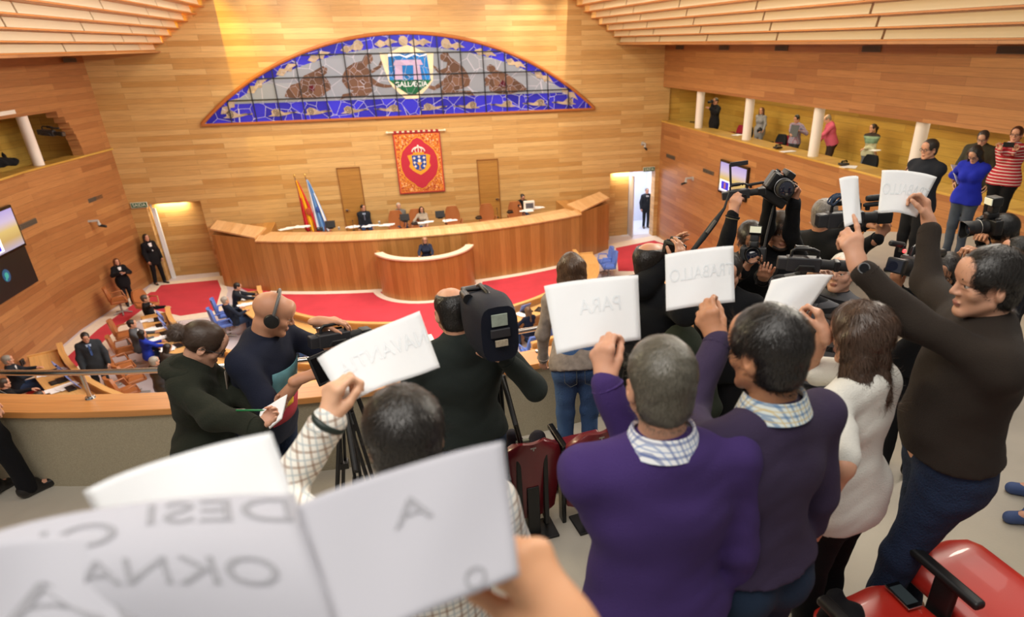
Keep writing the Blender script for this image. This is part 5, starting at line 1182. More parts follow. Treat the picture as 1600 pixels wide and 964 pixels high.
def dslr(p, fwd, label, up=(0, 0, 1), sc=1.0, lens=.11, flash=False, grip=False, hood=True, strap=None):
    o = thing('photo_camera', label, 'camera', tuple(p), orient(fwd, up), 'photo cameras'); o.scale = (sc, sc, sc)
    m = MB(); m.box((0, 0, 0), (.145, .05, .085)); m.box((.055, .03, -.005), (.035, .035, .08)); 
    if grip: m.box((0, 0, -.062), (.14, .055, .045))
    m.build('body', BLACK, o, bev=.01, seg=3)
    m = MB(); m.prism([(-.03, -.022), (.03, -.022), (.022, .04), (-.022, .04)], .04, .075); m.build('prism_housing', BLACK, o, bev=.008)
    m = MB(); m.lathe([(.02, .038), (.035, .04), (.04, .036), (.06, .038), (.065, .041), (lens-.01, .041), (lens, .036)], (0, 0, -.003), (0, 1, 0), 28); l = m.build('lens_barrel', RUB, o, smooth=True)
    m = MB(); m.lathe([(lens-.002, .034), (lens+.001, .03), (lens+.002, .0)], (0, 0, -.003), (0, 1, 0), 24); m.build('front_glass', LENSG, l, smooth=True)
    m = MB(); m.tube([(.0425*math.cos(a), lens*.6, -.003+.0425*math.sin(a)) for a in np.linspace(0, 2*math.pi, 25)[:-1]], .0018, 6, closed=True); m.build('lens_ring', SILV, l, smooth=True)
    if hood:
        m = MB(); n = 28; vs = []
        for h_, r_ in ((lens-.005, .042), (lens+.035, .047), (lens+.035, .045), (lens-.005, .040)):
            for i in range(n): a = 2*math.pi*i/n; vs.append((r_*math.cos(a), h_-(0.012*math.cos(2*a) if h_ > lens else 0), -.003+r_*math.sin(a)))
        m.add(vs, [(k*n+i, k*n+(i+1) % n, ((k+1) % 4)*n+(i+1) % n, ((k+1) % 4)*n+i) for k in range(4) for i in range(n)]); m.build('lens_hood', BLACK, l, smooth=True)
    m = MB(); m.cyl((.05, .0, .042), (.05, 0, .052), .012, n=16); m.build('dial', DARKG, o, smooth=True); m = MB(); m.cyl((-.05, 0, .042), (-.05, 0, .05), .014, n=16); m.build('dial', DARKG, o, smooth=True)
    m = MB(); m.box((0, -.027, -.005), (.08, .004, .055)); m.build('rear_display', BLACKG, o)
    if flash:
        fo = MB(); fo.box((0, 0, .095), (.05, .04, .05)); fo.box((0, .005, .135), (.075, .06, .05)); fl_ = fo.build('flash_unit', BLACK, o, bev=.008); m = MB(); m.box((0, .037, .137), (.06, .006, .034)); m.build('flash_window', mat('flash_glass', 'd8d8c0', .2, emit=.35), fl_)
    if strap: m = MB(); m.tube([tuple(o.matrix_world.inverted() @ Vector(q)) for q in strap], .006, 6); m.build('strap', RUB, o, smooth=True)
    return o
def camcorder(p, fwd, label, sc=1.0, big=True, cover=False, mic=True, red=False, up=(0, 0, 1), screen=False, hood_l=.1):
    o = thing('video_camera', label, 'video camera', tuple(p), orient(fwd, up), 'video cameras'); o.scale = (sc, sc, sc)
    m = MB(); m.box((0, -.02, 0), (.11, .30, .13)); m.box((0, -.2, .0), (.09, .09, .11)); m.build('body', DARKG, o, bev=.016, seg=3)
    m = MB(); m.tube([(0, .1, .065), (0, .1, .115), (0, .05, .135), (0, -.1, .135), (0, -.13, .11), (0, -.13, .065)], .014, 10); m.build('carrying_handle', BLACK, o, smooth=True)
    m = MB(); m.lathe([(.12, .045), (.16, .047), (.2, .044), (.24, .05)], (0, 0, 0), (0, 1, 0), 24); l = m.build('lens_barrel', RUB, o, smooth=True)
    m = MB(); m.box((0, .24+hood_l/2, 0), (.115, hood_l, .095)); m.build('lens_hood', BLACK, l, bev=.012); m = MB(); m.box((0, .241+hood_l, 0), (.095, .004, .075)); m.build('front_glass', LENSG, l)
    m = MB(); m.tube([(.0, .04, .12), (-.09, .04, .12), (-.11, .0, .11)], .012, 8); m.lathe([(0, .022), (.05, .026), (.1, .024), (.12, .03)], (-.11, .03, .11), (0, -1, 0), 16); m.build('viewfinder', BLACK, o, smooth=True)
    if mic:
        m = MB(); m.lathe([(0, .012), (.02, .019), (.2, .019), (.215, .01)], (.06, .1, .12), (0, 1, .05), 14); m.build('microphone', RUB, o, smooth=True); m = MB(); m.box((.05, .14, .1), (.03, .03, .05)); m.build('microphone_clamp', BLACK, o, bev=.004)
    m = MB(); m.tube([(.06, .08, -.05), (.085, .06, 0), (.085, -.06, .0), (.06, -.08, -.05)], .012, 8); m.build('hand_strap', RUB, o, smooth=True)
    for k in range(3): m = MB(); m.cyl((-.056, .06-.05*k, .02), (-.063, .06-.05*k, .02), .011, n=14); m.build('control_knob', SILV, o, smooth=True)
    if red: m = MB(); m.ball((.02, .17, .09), .012, 10); m.build('tally_light', mat('tally_red', 'ff3030', .3, emit=6), o)
    if screen: m = MB(); m.box((-.1, .06, .03), (.012, .1, .07)); m.build('side_screen', BLACKG, o, bev=.004)
    if cover:
        m = MB(); st = []
        for t in np.linspace(0, 1, 9):
            y = -.30+.46*t; w_ = .105+.03*math.sin(t*3.1); h_ = .11+.02*math.sin(t*5); st.append([(w_*math.copysign(abs(math.cos(a))**.5, math.cos(a)), y, -.04+(h_+.05)*math.copysign(abs(math.sin(a))**.6, math.sin(a))) for a in np.linspace(0, 2*math.pi, 21)[:-1]])
        m.strip(None, st); m.build('rain_cover', clothm('cover_navy', '0f1422', .6, noise=.3), o, smooth=True)
        m = MB(); m.box((.0, -.307, .045), (.09, .008, .07)); m.build('rear_window', mat('cover_window', '9aa498', .1, noise=.3, nscale=40), o, bev=.003)
        m = MB(); m.box((0, -.307, -.03), (.11, .02, .05)); m.build('battery_clip', DARKG, o, bev=.005); m = MB(); m.box((0, -.32, -.085), (.07, .01, .035)); m.build('rear_label', mat('label_tan', 'a89c88', .5, noise=.5, nscale=90), o)
        m = MB(); m.box((0, -.24, -.13), (.17, .1, .05)); m.build('lower_pouch', BLKC, o, bev=.02)
    return o
def tripod(p, floor, label, spread=.45, rot=0, grp='tripods'):
    o = thing('tripod', label, 'tripod', (p[0], p[1], floor), None, grp); h = p[2]-floor
    m = MB(); m.cyl((0, 0, h-.12), (0, 0, h-.02), .04); m.cyl((0, 0, h-.02), (0, 0, h), .06); m.build('head', BLACK, o, smooth=True); m = MB(); m.cyl((0, 0, h-.5), (0, 0, h-.1), .016); m.build('centre_column', BLACK, o, smooth=True)
    m = MB(); m.tube([(0, -.03, h-.06), (.02, -.2, h-.18), (.03, -.32, h-.28)], .011, 8); m.build('pan_handle', RUB, o, smooth=True)
    for k in range(3):
        a = rot+k*2.094; d = Vector((math.cos(a), math.sin(a), 0)); top = Vector((0, 0, h-.14)); ft = d*spread; mid = top.lerp(ft, .5)
        m = MB(); t = Vector((-d.y, d.x, 0))*.016; m.cyl(top+d*.03+t, mid+t, .009); m.cyl(top+d*.03-t, mid-t, .009); m.cyl(mid, ft+Vector((0, 0, .03)), .011); m.box(mid, (.06, .06, .04)); lg = m.build('leg', BLACK, o)
        m = MB(); m.ball(ft+Vector((0, 0, .022)), .022, 10); m.build('rubber_foot', RUB, lg, smooth=True)
    return o
# ================================================================== FOREGROUND SHEETS AND HAND
cornersheet('foreground_sheet', 'bright blank white sheet standing up behind the lettered grey sheets at the lower left', [(130, 768, .74), (424, 676, .74), (470, 815, .70), (210, 900, .70)], PAPER, bulge=.02)
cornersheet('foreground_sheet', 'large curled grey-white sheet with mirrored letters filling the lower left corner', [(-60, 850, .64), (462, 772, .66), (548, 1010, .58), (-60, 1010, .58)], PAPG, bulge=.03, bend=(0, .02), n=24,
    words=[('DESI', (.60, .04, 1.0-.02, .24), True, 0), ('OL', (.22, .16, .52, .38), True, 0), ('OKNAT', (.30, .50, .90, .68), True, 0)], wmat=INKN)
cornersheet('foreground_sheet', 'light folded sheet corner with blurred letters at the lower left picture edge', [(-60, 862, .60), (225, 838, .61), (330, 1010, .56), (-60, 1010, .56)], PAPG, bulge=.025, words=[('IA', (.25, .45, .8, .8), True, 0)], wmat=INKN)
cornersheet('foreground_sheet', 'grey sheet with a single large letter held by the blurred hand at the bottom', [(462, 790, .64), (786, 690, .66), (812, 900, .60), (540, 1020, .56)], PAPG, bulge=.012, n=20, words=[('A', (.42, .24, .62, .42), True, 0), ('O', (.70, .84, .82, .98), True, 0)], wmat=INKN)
def loose_hand(label, W, f, n, right, curl, elbow, skin, sc=1.0, h=.0035, thumb=.6):
    """a raised forearm entering the frame from below, with its hand"""
    W = np.array(W); E_ = np.array(elbow); o = thing('person', label, 'person', tuple(E_)); fq = Field(np.minimum(W-.2, E_-.08), np.maximum(W+.2, E_+.08), h*1.15)
    fq.cone(E_, W, .043, .028, .03); hand(fq, W, f, n, right, curl, sc, thumb); npmesh('body', [fq.mesh()], [skinm(skin)], o, E_)
    return o, W, E_
Wf = atd(893, 985, .66); lf_ = atd(800, 850, .66)
o, W_, E_ = loose_hand('blurred raised hand of a person out of frame holding the grey sheet at the bottom', Wf, lf_-Wf, RT*(-.9)+FW*.5, True, (1.0, 1.1, 1.2, 1.25), Wf+np.array((.12, -.2, -.22)), 'd8a078', thumb=.9)
sl = MB(); sl.tube([Vector(E_-E_), Vector((E_*.55+W_*.45)-E_)], [.062, .055], 16); sl.build('sleeve', clothm('sleeve_grey', '6a625c'), o, smooth=True)
# ================================================================== PROTESTERS (second row)
SK1, SK2, SK3, SK4, SKP = 'c9967a', 'b5805f', 'd8a888', 'a8755a', 'dcb29a'
CHK1 = checkm('blue_check', 'e6e8ea', [('3a5696', 0, .22), ('6a88bc', .5, .12)], 34); CHK2 = checkm('teal_check', 'd0d8d4', [('3a6a9a', 0, .25), ('c8b070', .45, .14)], 40); PLAID = checkm('brown_plaid', 'e8e4da', [('8a6a54', 0, .18), ('a4b0b4', .5, .14)], 30, xonly=True)
Z2, Z1 = 5.3, 4.8
a = P('man in a bright purple jumper with blue checked collar raising a sheet', 1037, 531, Z2, 1.77, face=R(-6), lod=2, yaw=R(0), pitch=R(4), lean=R(3), hair='short', hc='4e4a40', full=.007, skin=SK1, collar=CHK1, top=clothm('purple_knit', '3e2c62', bs=320), g=1.06, sh=1.05, tl=.08, pr=(.0, -.7, -1),
      hl=atd(947, 598, 1.80), fl=atd(936, 525, 1.80)-atd(947, 598, 1.80), nl=(.75, .65, 0), curl_l=(.9, 1.0, 1.05, 1.1), thl=.95, pl=(.7, .2, -1), hr=None, legs=clothm('dark_trousers', '1c1c20'), jaw=1.05)
bracelet(a, a['WL'], a['EL'], mat('bracelet_red', 'a02028', .6), 'bracelet', .031, .0035, .004)
b = P('man in a dusky purple jumper with teal checked collar raising a lettered sheet', 1207, 483, Z2, 1.79, face=R(12), lod=2, yaw=R(10), pitch=R(6), lean=R(3), hair='short', hc='15110e', full=.012, skin=SK2, collar=CHK2, top=clothm('mauve_knit', '382e46', bs=320), g=.97, sh=1.02, tl=.12, pr=(.0, -.7, -1),
      hl=atd(1122, 535, 2.02), fl=atd(1090, 465, 2.02)-atd(1122, 535, 2.02), nl=(.6, .75, 0), curl_l=(.7, 1.0, 1.05, 1.1), thl=.95, pl=(-.5, .2, -1), legs=clothm('dark_denim', '1e2c40', noise=.25))
c = P('brown-haired woman in a white short-sleeved shirt and black trousers raising a sheet', 1350, 478, Z2, 1.60, face=R(22), lod=2, fem=True, yaw=R(10), pitch=R(8), lean=R(4), hair='bob', hc='3c2a1e', full=.022, skin=SK1, top=clothm('white_shirt', 'd8d6ce', bs=200, noise=.05), sleeve=.42, g=1.0, tl=-.02,
      hr=atd(1288, 520, 2.25), fr=atd(1272, 462, 2.25)-atd(1288, 520, 2.25), nr=(-.6, .7, 0), curl_r=(.8, 1.0, 1.05, 1.1), thr=.9, pr=(.2, .6, -1), hl=atd(1274, 812, 2.12), fl=(0, 0, -1), pl=(-.6, -.6, 0), curl_l=.35, legs=clothm('black_trousers', '101014'), wr=.005)
bracelet(c, c['WL'], c['EL'], mat('gold', 'c8a040', .3, 1), 'bracelet', .029, .003, .01)
d = P('man in a dark brown jumper and jeans in profile raising two sheets', 1562, 390, Z2, 1.77, face=R(62), lod=2, yaw=R(8), pitch=R(2), lean=R(2), hair='thick', hc='17130f', full=.014, skin=SK1, top=clothm('brown_knit', '2c2520', bs=320), g=1.2, sh=1.1, belly=.02, jaw=1.1, tl=.12, sleeve=.93,
      hl=atd(1340, 415, 2.32), fl=atd(1322, 345, 2.32)-atd(1340, 415, 2.32), nl=(.2, 1, 0), curl_l=(.15, .9, 1.0, 1.1), thl=.9, pl=(0, -.3, -1), hr=atd(1452, 350, 2.75), fr=atd(1436, 292, 2.75)-atd(1452, 350, 2.75), nr=(-.9, .3, 0), curl_r=(.7, 1, 1, 1.1), thr=.9, pr=(.5, .3, -1), legs=clothm('jeans_blue', '222f48', noise=.5), shoe=mat('shoe_brown', '7a5034', .6), legoff=((-.12, .16), (.1, -.05)), stretch=1.04)
wristwatch(d, d['WL'], d['EL'], DARKG, (-.3, -1, .2))
e = P('dark-haired man in a brown and cream plaid shirt raising a lettered sheet', 622, 612, Z2, 1.72, face=R(4), lod=2, yaw=R(0), pitch=R(14), hair='thick', hc='1c1814', full=.014, skin=SK3, top=PLAID, collar=PLAID, g=1.03, wr=.006,
      hl=atd(512, 662, 1.60), fl=atd(522, 592, 1.60)-atd(512, 662, 1.60), nl=(.8, .5, 0), curl_l=(1.0, 1.1, 1.15, 1.2), thl=.95, pl=(-.9, .1, -1), hidelegs=False)
bracelet(e, e['WL'], e['EL'], mat('band_dark_green', '16241e', .5), 'wristband', .036, .010, -.004)
_b = atz(1640, 800, Z2); person('person in jeans and blue canvas shoes at the right picture edge', tuple(_b), R(60), ht=1.75, lod=1, legs=clothm('jeans_mid', '2e3e5c', noise=.3), shoe=mat('canvas_blue', '3c5080', .7), top=BLKC, hair='short', legoff=((-.12, .1), (.12, 0)))
P('person in black clothes standing behind the man in the brown jumper', 1600, 372, Z1, 1.7, face=R(50), lod=1, legs=clothm('black_trousers', '101014'), top=clothm('navy_dark', '14161e'), hair='short', hc='14110e')
cornersheet('protest_sheet', 'white sheet with mirrored word held by the man in the plaid shirt', [(494, 556, 1.72), (656, 490, 1.86), (688, 578, 1.82), (538, 630, 1.62)], PAPER, bulge=.012, bend=(.02, 0), words=[('NAVANTIA', (.10, .30, .98, .56), True, 0)], group='raised protest sheets')
cornersheet('protest_sheet', 'large white sheet held by the man in the bright purple jumper', [(850, 447, 1.90), (997, 430, 1.94), (1001, 531, 1.90), (870, 553, 1.82)], PAPER, bulge=.012, words=[('PARA', (.32, .30, .78, .52), True, 0)], group='raised protest sheets')
cornersheet('protest_sheet', 'white lettered sheet held by the man in the dusky purple jumper', [(1039, 398, 2.12), (1146, 384, 2.14), (1148, 472, 2.10), (1041, 486, 2.08)], PAPER, bulge=.012, words=[('TRABALLO', (.06, .30, .98, .52), True, 0)], group='raised protest sheets')
cornersheet('protest_sheet', 'bowed white sheet held by the woman in the white shirt', [(1205, 438, 2.36), (1302, 430, 2.38), (1258, 492, 2.32), (1188, 487, 2.30)], PAPER, bulge=.02, group='raised protest sheets')
cornersheet('protest_sheet', 'narrow folded white strip held in the left hand of the man in the brown jumper', [(1311, 279, 2.42), (1341, 276, 2.44), (1346, 349, 2.38), (1320, 355, 2.36)], PAPER, bulge=.012, group='raised protest sheets')
cornersheet('protest_sheet', 'white lettered sheet held in the right hand of the man in the brown jumper', [(1378, 266, 2.82), (1464, 277, 2.84), (1432, 340, 2.76), (1372, 332, 2.76)], PAPER, bulge=.02, words=[('TRABALLO', (.04, .32, .98, .58), True, 0)], group='raised protest sheets')
# ================================================================== PRESS (first row)
BLKJ = clothm('black_jacket', '121316', noise=.2, bs=180); GRNJ = clothm('green_knit', '242a28', bs=300)
g_ = P('balding cameraman in a dark green jumper with a big camcorder on his shoulder', 703, 450, Z1, 1.84, face=R(8), lod=2, yaw=R(4), pitch=R(6), hair='ring', hc='120e0c', full=.006, skin=SK1, top=GRNJ, g=1.12, sh=1.08, tl=.1, hl=None, hr=atd(790, 560, 3.1), pr=(.7, -.3, -1), legs=clothm('jeans_dark', '26344c', noise=.3), turtle=True)
vc = camcorder(atd(757, 484, 3.0), (-.12, 1, -.02), 'large camcorder in a dark navy rain cover on the balding cameraman shoulder', sc=.8, cover=True, mic=False)
h_ = P('bald man with headphones and a printed navy t-shirt operating a camcorder', 432, 458, Z1, 1.78, face=R(-116), lod=2, yaw=R(30), pitch=R(22), lean=R(14), hair='none', skin='c08a6c', top=clothm('navy_tshirt', '1c2030', noise=.1), sleeve=.42, g=1.08, sh=1.05,
       hl=atd(498, 502, 3.55), fl=(1, .1, -.1), nl=(0, 0, -1), pl=(-.3, .5, -1), hr=atd(468, 592, 3.35), fr=(1, .3, .1), nr=(0, .4, -1), pr=(.2, -.9, -.6), curl_l=.5, curl_r=.8, legs=clothm('jeans_blue', '222f48', noise=.5))
wristwatch(h_, h_['WL'], h_['EL'], CHROME, (0, 0, 1))
TH = h_['TH']; m = MB(); B0 = h_['base']
m.tube([Vector(TH((x, .0, z)))-Vector(B0) for x, z in [(.098*math.cos(q), .02+.118*math.sin(q)) for q in np.linspace(0, math.pi, 17)]], .0085, 8); hp = m.build('headphone_band', mat('band_grey', '5c5a58', .4), h_['o'], smooth=True)
for sd in (-1, 1):
    m = MB(); ax = Vector(h_['Rh']@np.array((sd, 0, 0))); c_ = Vector(TH((sd*.083, 0, .0)))-Vector(B0); m.lathe([(0, .034), (.012, .04), (.026, .036), (.03, .02)], c_, ax, 20); m.build('ear_cup', BLACK, h_['o'], smooth=True)
# print on the chest of the t-shirt
def chest_patch(Pn, pts, mtl, name, off=.0):
    mb = MB(); B = Pn['B']; bs = Pn['base']
    def q(x, z): return B((x, .128+off-.9*x*x*2.2, z))-bs
    n = 6; st = []
    xs0, xs1, z0, z1 = pts
    V = [q(xs0+(xs1-xs0)*i/n, z0+(z1-z0)*j/3) for j in range(4) for i in range(n+1)]; mb.add(V, [(j*(n+1)+i, j*(n+1)+i+1, (j+1)*(n+1)+i+1, (j+1)*(n+1)+i) for j in range(3) for i in range(n)])
    o = mb.build(name, mtl, Pn['o'], smooth=True); s_ = o.modifiers.new('s', 'SOLIDIFY'); s_.thickness = .004; s_.offset = 1; return o
chest_patch(h_, (-.13, .12, 1.13, 1.34), mat('print_teal', '5c8c94', .8, noise=.5, nscale=18), 'shirt_print', .026)
chest_patch(h_, (-.13, .12, 1.00, 1.125), mat('print_red', 'a8283c', .8, noise=.3, nscale=25), 'shirt_print', .034)
chest_patch(h_, (-.02, .12, 1.10, 1.16), mat('print_yellow', 'e0b428', .8), 'shirt_print', .038)
vc = camcorder(atd(524, 528, dep(h_['WL'])+.03), (.95, .45, -.12), 'camcorder of the bald man with headphones standing on a tripod by the railing', sc=.6, mic=False, screen=True); tripod(atd(530, 550, dep(h_['WL'])-.05), Z1, 'black tripod carrying the camcorder beside the bald man', .26, .4)
m = MB(); q0 = atd(505, 575, dep(h_['WR'])-.03); o = thing('tablet_monitor', 'small black tablet held by the bald man beside the raised sheet', 'tablet', tuple(q0), orient((.5, -.6, .3))); m.box((0, 0, 0), (.12, .012, .16)); m.build('case', BLACK, o, bev=.004); m = MB(); m.box((0, .007, 0), (.1, .002, .13)); m.build('display', BLACKG, o)
i_ = P('woman with glasses and brown hair bun in a dark olive coat writing in a notebook', 330, 508, Z1, 1.68, face=R(-88), lod=2, fem=True, yaw=R(6), pitch=R(34), lean=R(6), hair='bun', hc='3a2a20', full=.012, skin='cc9a80', glasses=True, top=clothm('olive_coat', '23261e', noise=.25, bs=120), coat=True, wr=.008, g=1.1,
       hr=atd(402, 668, 2.78), fr=(.75, .35, .45), nr=(-.2, -.5, .4), curl_r=.8, pr=(.2, -.9, -.6), hl=atd(425, 640, 3.05), fl=(.7, -.4, .3), nl=(.2, -.6, .6), curl_l=.5, pl=(-.5, -.2, -1), legs=clothm('olive_trousers', '3a352c'))
m = MB(); B0 = i_['base']; 
for k in range(12):
    a_ = math.pi*(k/11)-math.pi; m.ball(i_['B']((.115*math.cos(a_), -.02+.1*math.sin(a_), 1.475))-B0, (.045, .045, .035), 10)
hd = m.build('hood', MATS['olive_coat'], i_['o'], smooth=True); rm_ = hd.modifiers.new('r', 'REMESH'); rm_.mode = 'VOXEL'; rm_.voxel_size = .008; rm_.use_smooth_shade = True; hs_ = hd.modifiers.new('s', 'SMOOTH'); hs_.iterations = 8
chest_patch(i_, (-.04, .04, 1.2, 1.45), clothm('beige_knit', '8c8074'), 'jumper_front', .034)
bracelet(i_, i_['WR'], i_['ER'], mat('band_teal', '2a6a6a', .5), 'wristband', .031, .004, .0)
ID = dep(i_['WL'])-.06
cornersheet('notebook', 'small white notebook in the hands of the woman with glasses', [(408, 642, ID-.1), (449, 617, ID-.05), (440, 654, ID-.12), (398, 690, ID-.17)], PAPERD, cat='notebook', th=.012, bulge=.004)
o = thing('pen', 'green ballpoint pen in the hand of the woman with glasses', 'pen', tuple(atd(392, 641, dep(i_['WR']))), orient(atd(412, 643, ID)-atd(371, 643, ID))); m = MB(); m.lathe([(-.07, .003), (-.068, .0048), (.05, .0048), (.066, .001)], (0, 0, 0), (0, 1, 0), 10); m.build('barrel', mat('pen_green', '1e7a44', .3), o, smooth=True); m = MB(); m.box((0, -.045, .007), (.003, .04, .002)); m.build('clip', CHROME, o)
# woman in the floral top, bent over the parapet behind the large sheet
s_ = person('woman in a grey floral top and blue jeans leaning over the parapet', (1.13, 3.86, Z1), R(-8), ht=1.66, lod=1, fem=True, lean=R(26), pitch=R(0), hair='long', hc='4a3424', top=mat('floral_grey', '8c8078', .9, noise=.55, nscale=26), legs=clothm('jeans_light', '44608c', noise=.2), tl=.02, hl=np.array((1.0, 4.36, 5.5)), hr=np.array((1.4, 4.36, 5.5)))
j_ = P('balding man in a black jacket with a strap aiming a small camera', 1014, 380, Z1, 1.82, face=R(-60), lod=2, yaw=R(-12), pitch=R(-2), hair='ring', hc='1c1612', full=.008, skin='bd8a6c', top=BLKJ, coat=True, g=1.12, hl=atd(1052, 405, 3.9), fl=(.3, .2, .9), nl=(.3, -.9, 0), hr=atd(1060, 420, 3.65), fr=(.2, .2, .9), nr=(-.3, .9, 0), legs=clothm('black_trousers', '101014'), glasses=True)
m = MB(); B0 = j_['base']; m.tube([Vector(j_['B'](q)-B0) for q in ((-.10, .09, 1.46), (-.11, -.02, 1.50), (-.10, -.145, 1.38), (-.06, -.175, 1.15), (-.03, -.17, 1.0))], .019, 8); m.build('bag_strap', clothm('strap_olive', '2c2e24'), j_['o'], smooth=True)
dslr(atd(1052, 388, 3.75), (.95, .5, -.25), 'small camera held to the face of the balding man in the black jacket', lens=.07, hood=False, sc=.9)
# photographer with both arms raised
k_ = P('bearded photographer in black raising a camera above his head', 1222, 334, Z1, 1.80, face=R(172), lod=2, yaw=R(-6), pitch=R(6), hair='fringe', hc='2a1e16', full=.02, skin='b88468', top=BLKJ, hr=atd(1203, 302, 3.95), fr=(.0, -.1, 1), nr=(.8, -.4, .1), curl_r=.9, pr=(-.9, .3, -.3), hl=atd(1240, 316, 3.95), fl=(-.1, -.1, 1), nl=(-.7, -.4, .1), curl_l=.9, pl=(.9, .3, -.4), legs=BLKC, stretch=1.08)
m = MB(); B0 = k_['base']; T_ = k_['TH']
for k in range(14):
    a_ = -1.1+2.2*k/13; m.ball(T_((.048*math.sin(a_*1.1), .035+.05*math.cos(a_), -.088-.012*math.cos(a_)))-B0, (.014, .013, .016), 8)
bd = m.build('beard', hairm('2a1e16'), k_['o'], smooth=True); rm_ = bd.modifiers.new('r', 'REMESH'); rm_.mode = 'VOXEL'; rm_.voxel_size = .004; rm_.use_smooth_shade = True
KD = (dep(k_['WL'])+dep(k_['WR']))/2
dslr(atd(1219, 290, KD-.06), unit(CAM-atd(1219, 290, KD))+RT*.35-UP*.15, 'black camera held high above the bearded photographer, lens towards us', up=UP+RT*.55, sc=1.4, lens=.085, hood=False, grip=True, strap=[atd(1212, 312, KD-.02), atd(1204, 345, KD-.02), atd(1196, 385, KD-.03), atd(1192, 400, KD-.04)])
# photographer with the flash camera
l_ = P('photographer in black with a flash camera held in front of his face', 1176, 350, Z1, 1.76, face=R(165), lod=2, yaw=R(-4), pitch=R(14), hair='thick', hc='1a1410', full=.016, skin='b07c60', top=BLKJ, hr=atd(1162, 424, 3.55), fr=(.2, -.3, .8), nr=(.8, -.2, .2), curl_r=.9, hl=atd(1192, 436, 3.5), fl=(-.4, -.6, .5), nl=(0, -.2, 1), curl_l=.6, pl=(.7, .2, -1), pr=(-.7, .2, -1), legs=BLKC)
LD = min(dep(l_['WL']), dep(l_['WR']))+.02
dslr(atd(1176, 398, LD), unit(CAM-atd(1176, 405, 3.5)), 'black camera with mounted flash pointing at us in front of the photographer face', sc=1.15, lens=.09, flash=True, hood=True)
# raised arm with the long-lens camera left of him
m_ = P('photographer in black raising a long-lens camera before the wall screen', 1140, 398, Z1, 1.72, face=R(150), lod=1, hair='short', hc='1a1410', pitch=R(10), top=BLKJ, hr=atd(1150, 326, 3.75), fr=(.1, 0, 1), nr=(.7, .5, 0), curl_r=.9, pr=(-.6, 0, -1), legs=BLKC, stretch=1.1)
bracelet(m_, m_['WR'], m_['ER'], mat('band_khaki', '7a745c', .6), 'wristband', .036, .006, .02)
MD = dep(m_['WR'])
vc = camcorder(atd(1156, 303, MD), (.9, -.3, .12), 'long-lens camera with raised screen held up in front of the wall screen', sc=.45, mic=True); 
m = MB(); m.box((0, -.12, .27), (.02, .03, .3)); m.box((0, 0, .41), (.02, .24, .06)); m.build('flash_bracket', DARKG, vc, bev=.006)
m = MB(); o = thing('camera_strap', 'wide dark camera strap hanging from the raised long-lens camera', 'strap', tuple(atd(1135, 325, 3.7))); B0 = atd(1135, 325, 3.7); m.tube([Vector(atd(x, y, 3.72)-B0) for x, y in ((1140, 300), (1132, 325), (1116, 348), (1098, 372), (1082, 392))], [.006, .008, .018, .018, .014], 8); m.build('strap_band', RUB, o, smooth=True); m = MB(); m.tube([Vector(atd(x, y, 3.7)-B0) for x, y in ((1118, 345), (1104, 364))], .010, 6); m.build('strap_stitching', mat('strap_grey', '5a5652', .7), o)
# grey-haired cameraman behind the big shoulder camera
n_ = P('grey-haired cameraman behind the large shoulder camera with a long microphone', 1292, 312, Z1, 1.80, face=R(-70), lod=1, hair='short', hc='6e6862', pitch=R(4), top=BLKJ, hl=atd(1352, 352, 4.1), hr=atd(1372, 372, 3.9), curl_r=.9, nr=(0, 1, 0), fr=(.6, 0, .8), legs=BLKC, skin=SK4)
vc = camcorder(atd(1322, 342, dep(n_['WR'])-.1), (.97, -.25, .04), 'large shoulder camera with long microphone left of the narrow sheet', sc=.8, mic=True, screen=True, hood_l=.12)
m = MB(); m.lathe([(0, .02), (.03, .026), (.34, .026), (.36, .015)], (.05, .12, .17), (0, 1, .03), 14); m.build('long_microphone', RUB, vc, smooth=True)
for k in range(4): m = MB(); m.tube([(.05*math.cos(t*2.1+k)+.01*k, -.05+.12*math.sin(t*1.3+k), .17+.03*math.sin(t*3+k*2)) for t in np.linspace(0, 5, 26)], .008, 6); m.build('cable', clothm('cable_blue', '303c50'), vc, smooth=True)
# white-haired man with an eye at a camcorder
o_ = P('white-haired man in a dark striped scarf looking up over a camcorder lens', 1322, 396, Z1, 1.74, face=R(118), lod=2, yaw=R(4), pitch=R(-8), hair='short', hc='c8c4bc', full=.005, skin='d0a088', top=bandm('scarf_stripes', [(0, '141418'), (.5, '5a5a5e')], 'Z', rep=14), hl=atd(1268, 470, 3.6), hr=atd(1262, 430, 3.75), curl_l=.7, legs=BLKC, g=1.05)
vc = camcorder(atd(1258, 412, dep(o_['WL'])), unit(np.array((.95, -.45, -.02))), 'camcorder with round black lens crossing the white-haired man face', sc=.62, mic=False, hood_l=.05)
m = MB(); m.lathe([(0, .045), (.02, .05), (.1, .05), (.12, .045)], (0, .27, 0), (0, 1, 0), 24); m.build('round_lens_hood', RUB, vc, smooth=True)
# camcorder with a red light
p_ = P('photographer with face half hidden behind a camcorder with a red light', 1482, 400, Z1, 1.68, face=R(125), lod=1, pitch=R(10), hair='bob', fem=True, hc='1a1412', full=.02, top=BLKJ, hl=atd(1400, 452, 3.4), fl=(-.3, 0, .9), nl=(.6, .4, 0), curl_l=.7, hr=atd(1452, 470, 3.2), fr=(-.1, .1, .9), nr=(-.8, .3, 0), curl_r=.5, pr=(.6, -.3, -1), legs=BLKC, glasses=True, skin=SK2, stretch=1.1)
PD = (dep(p_['WL'])+dep(p_['WR']))/2
vc = camcorder(atd(1428, 415, PD), unit(CAM-atd(1428, 415, 3.3))*1+RT*-.55, 'black camcorder with a glowing red light between the two arms', sc=.9, mic=True, red=True, hood_l=.06)
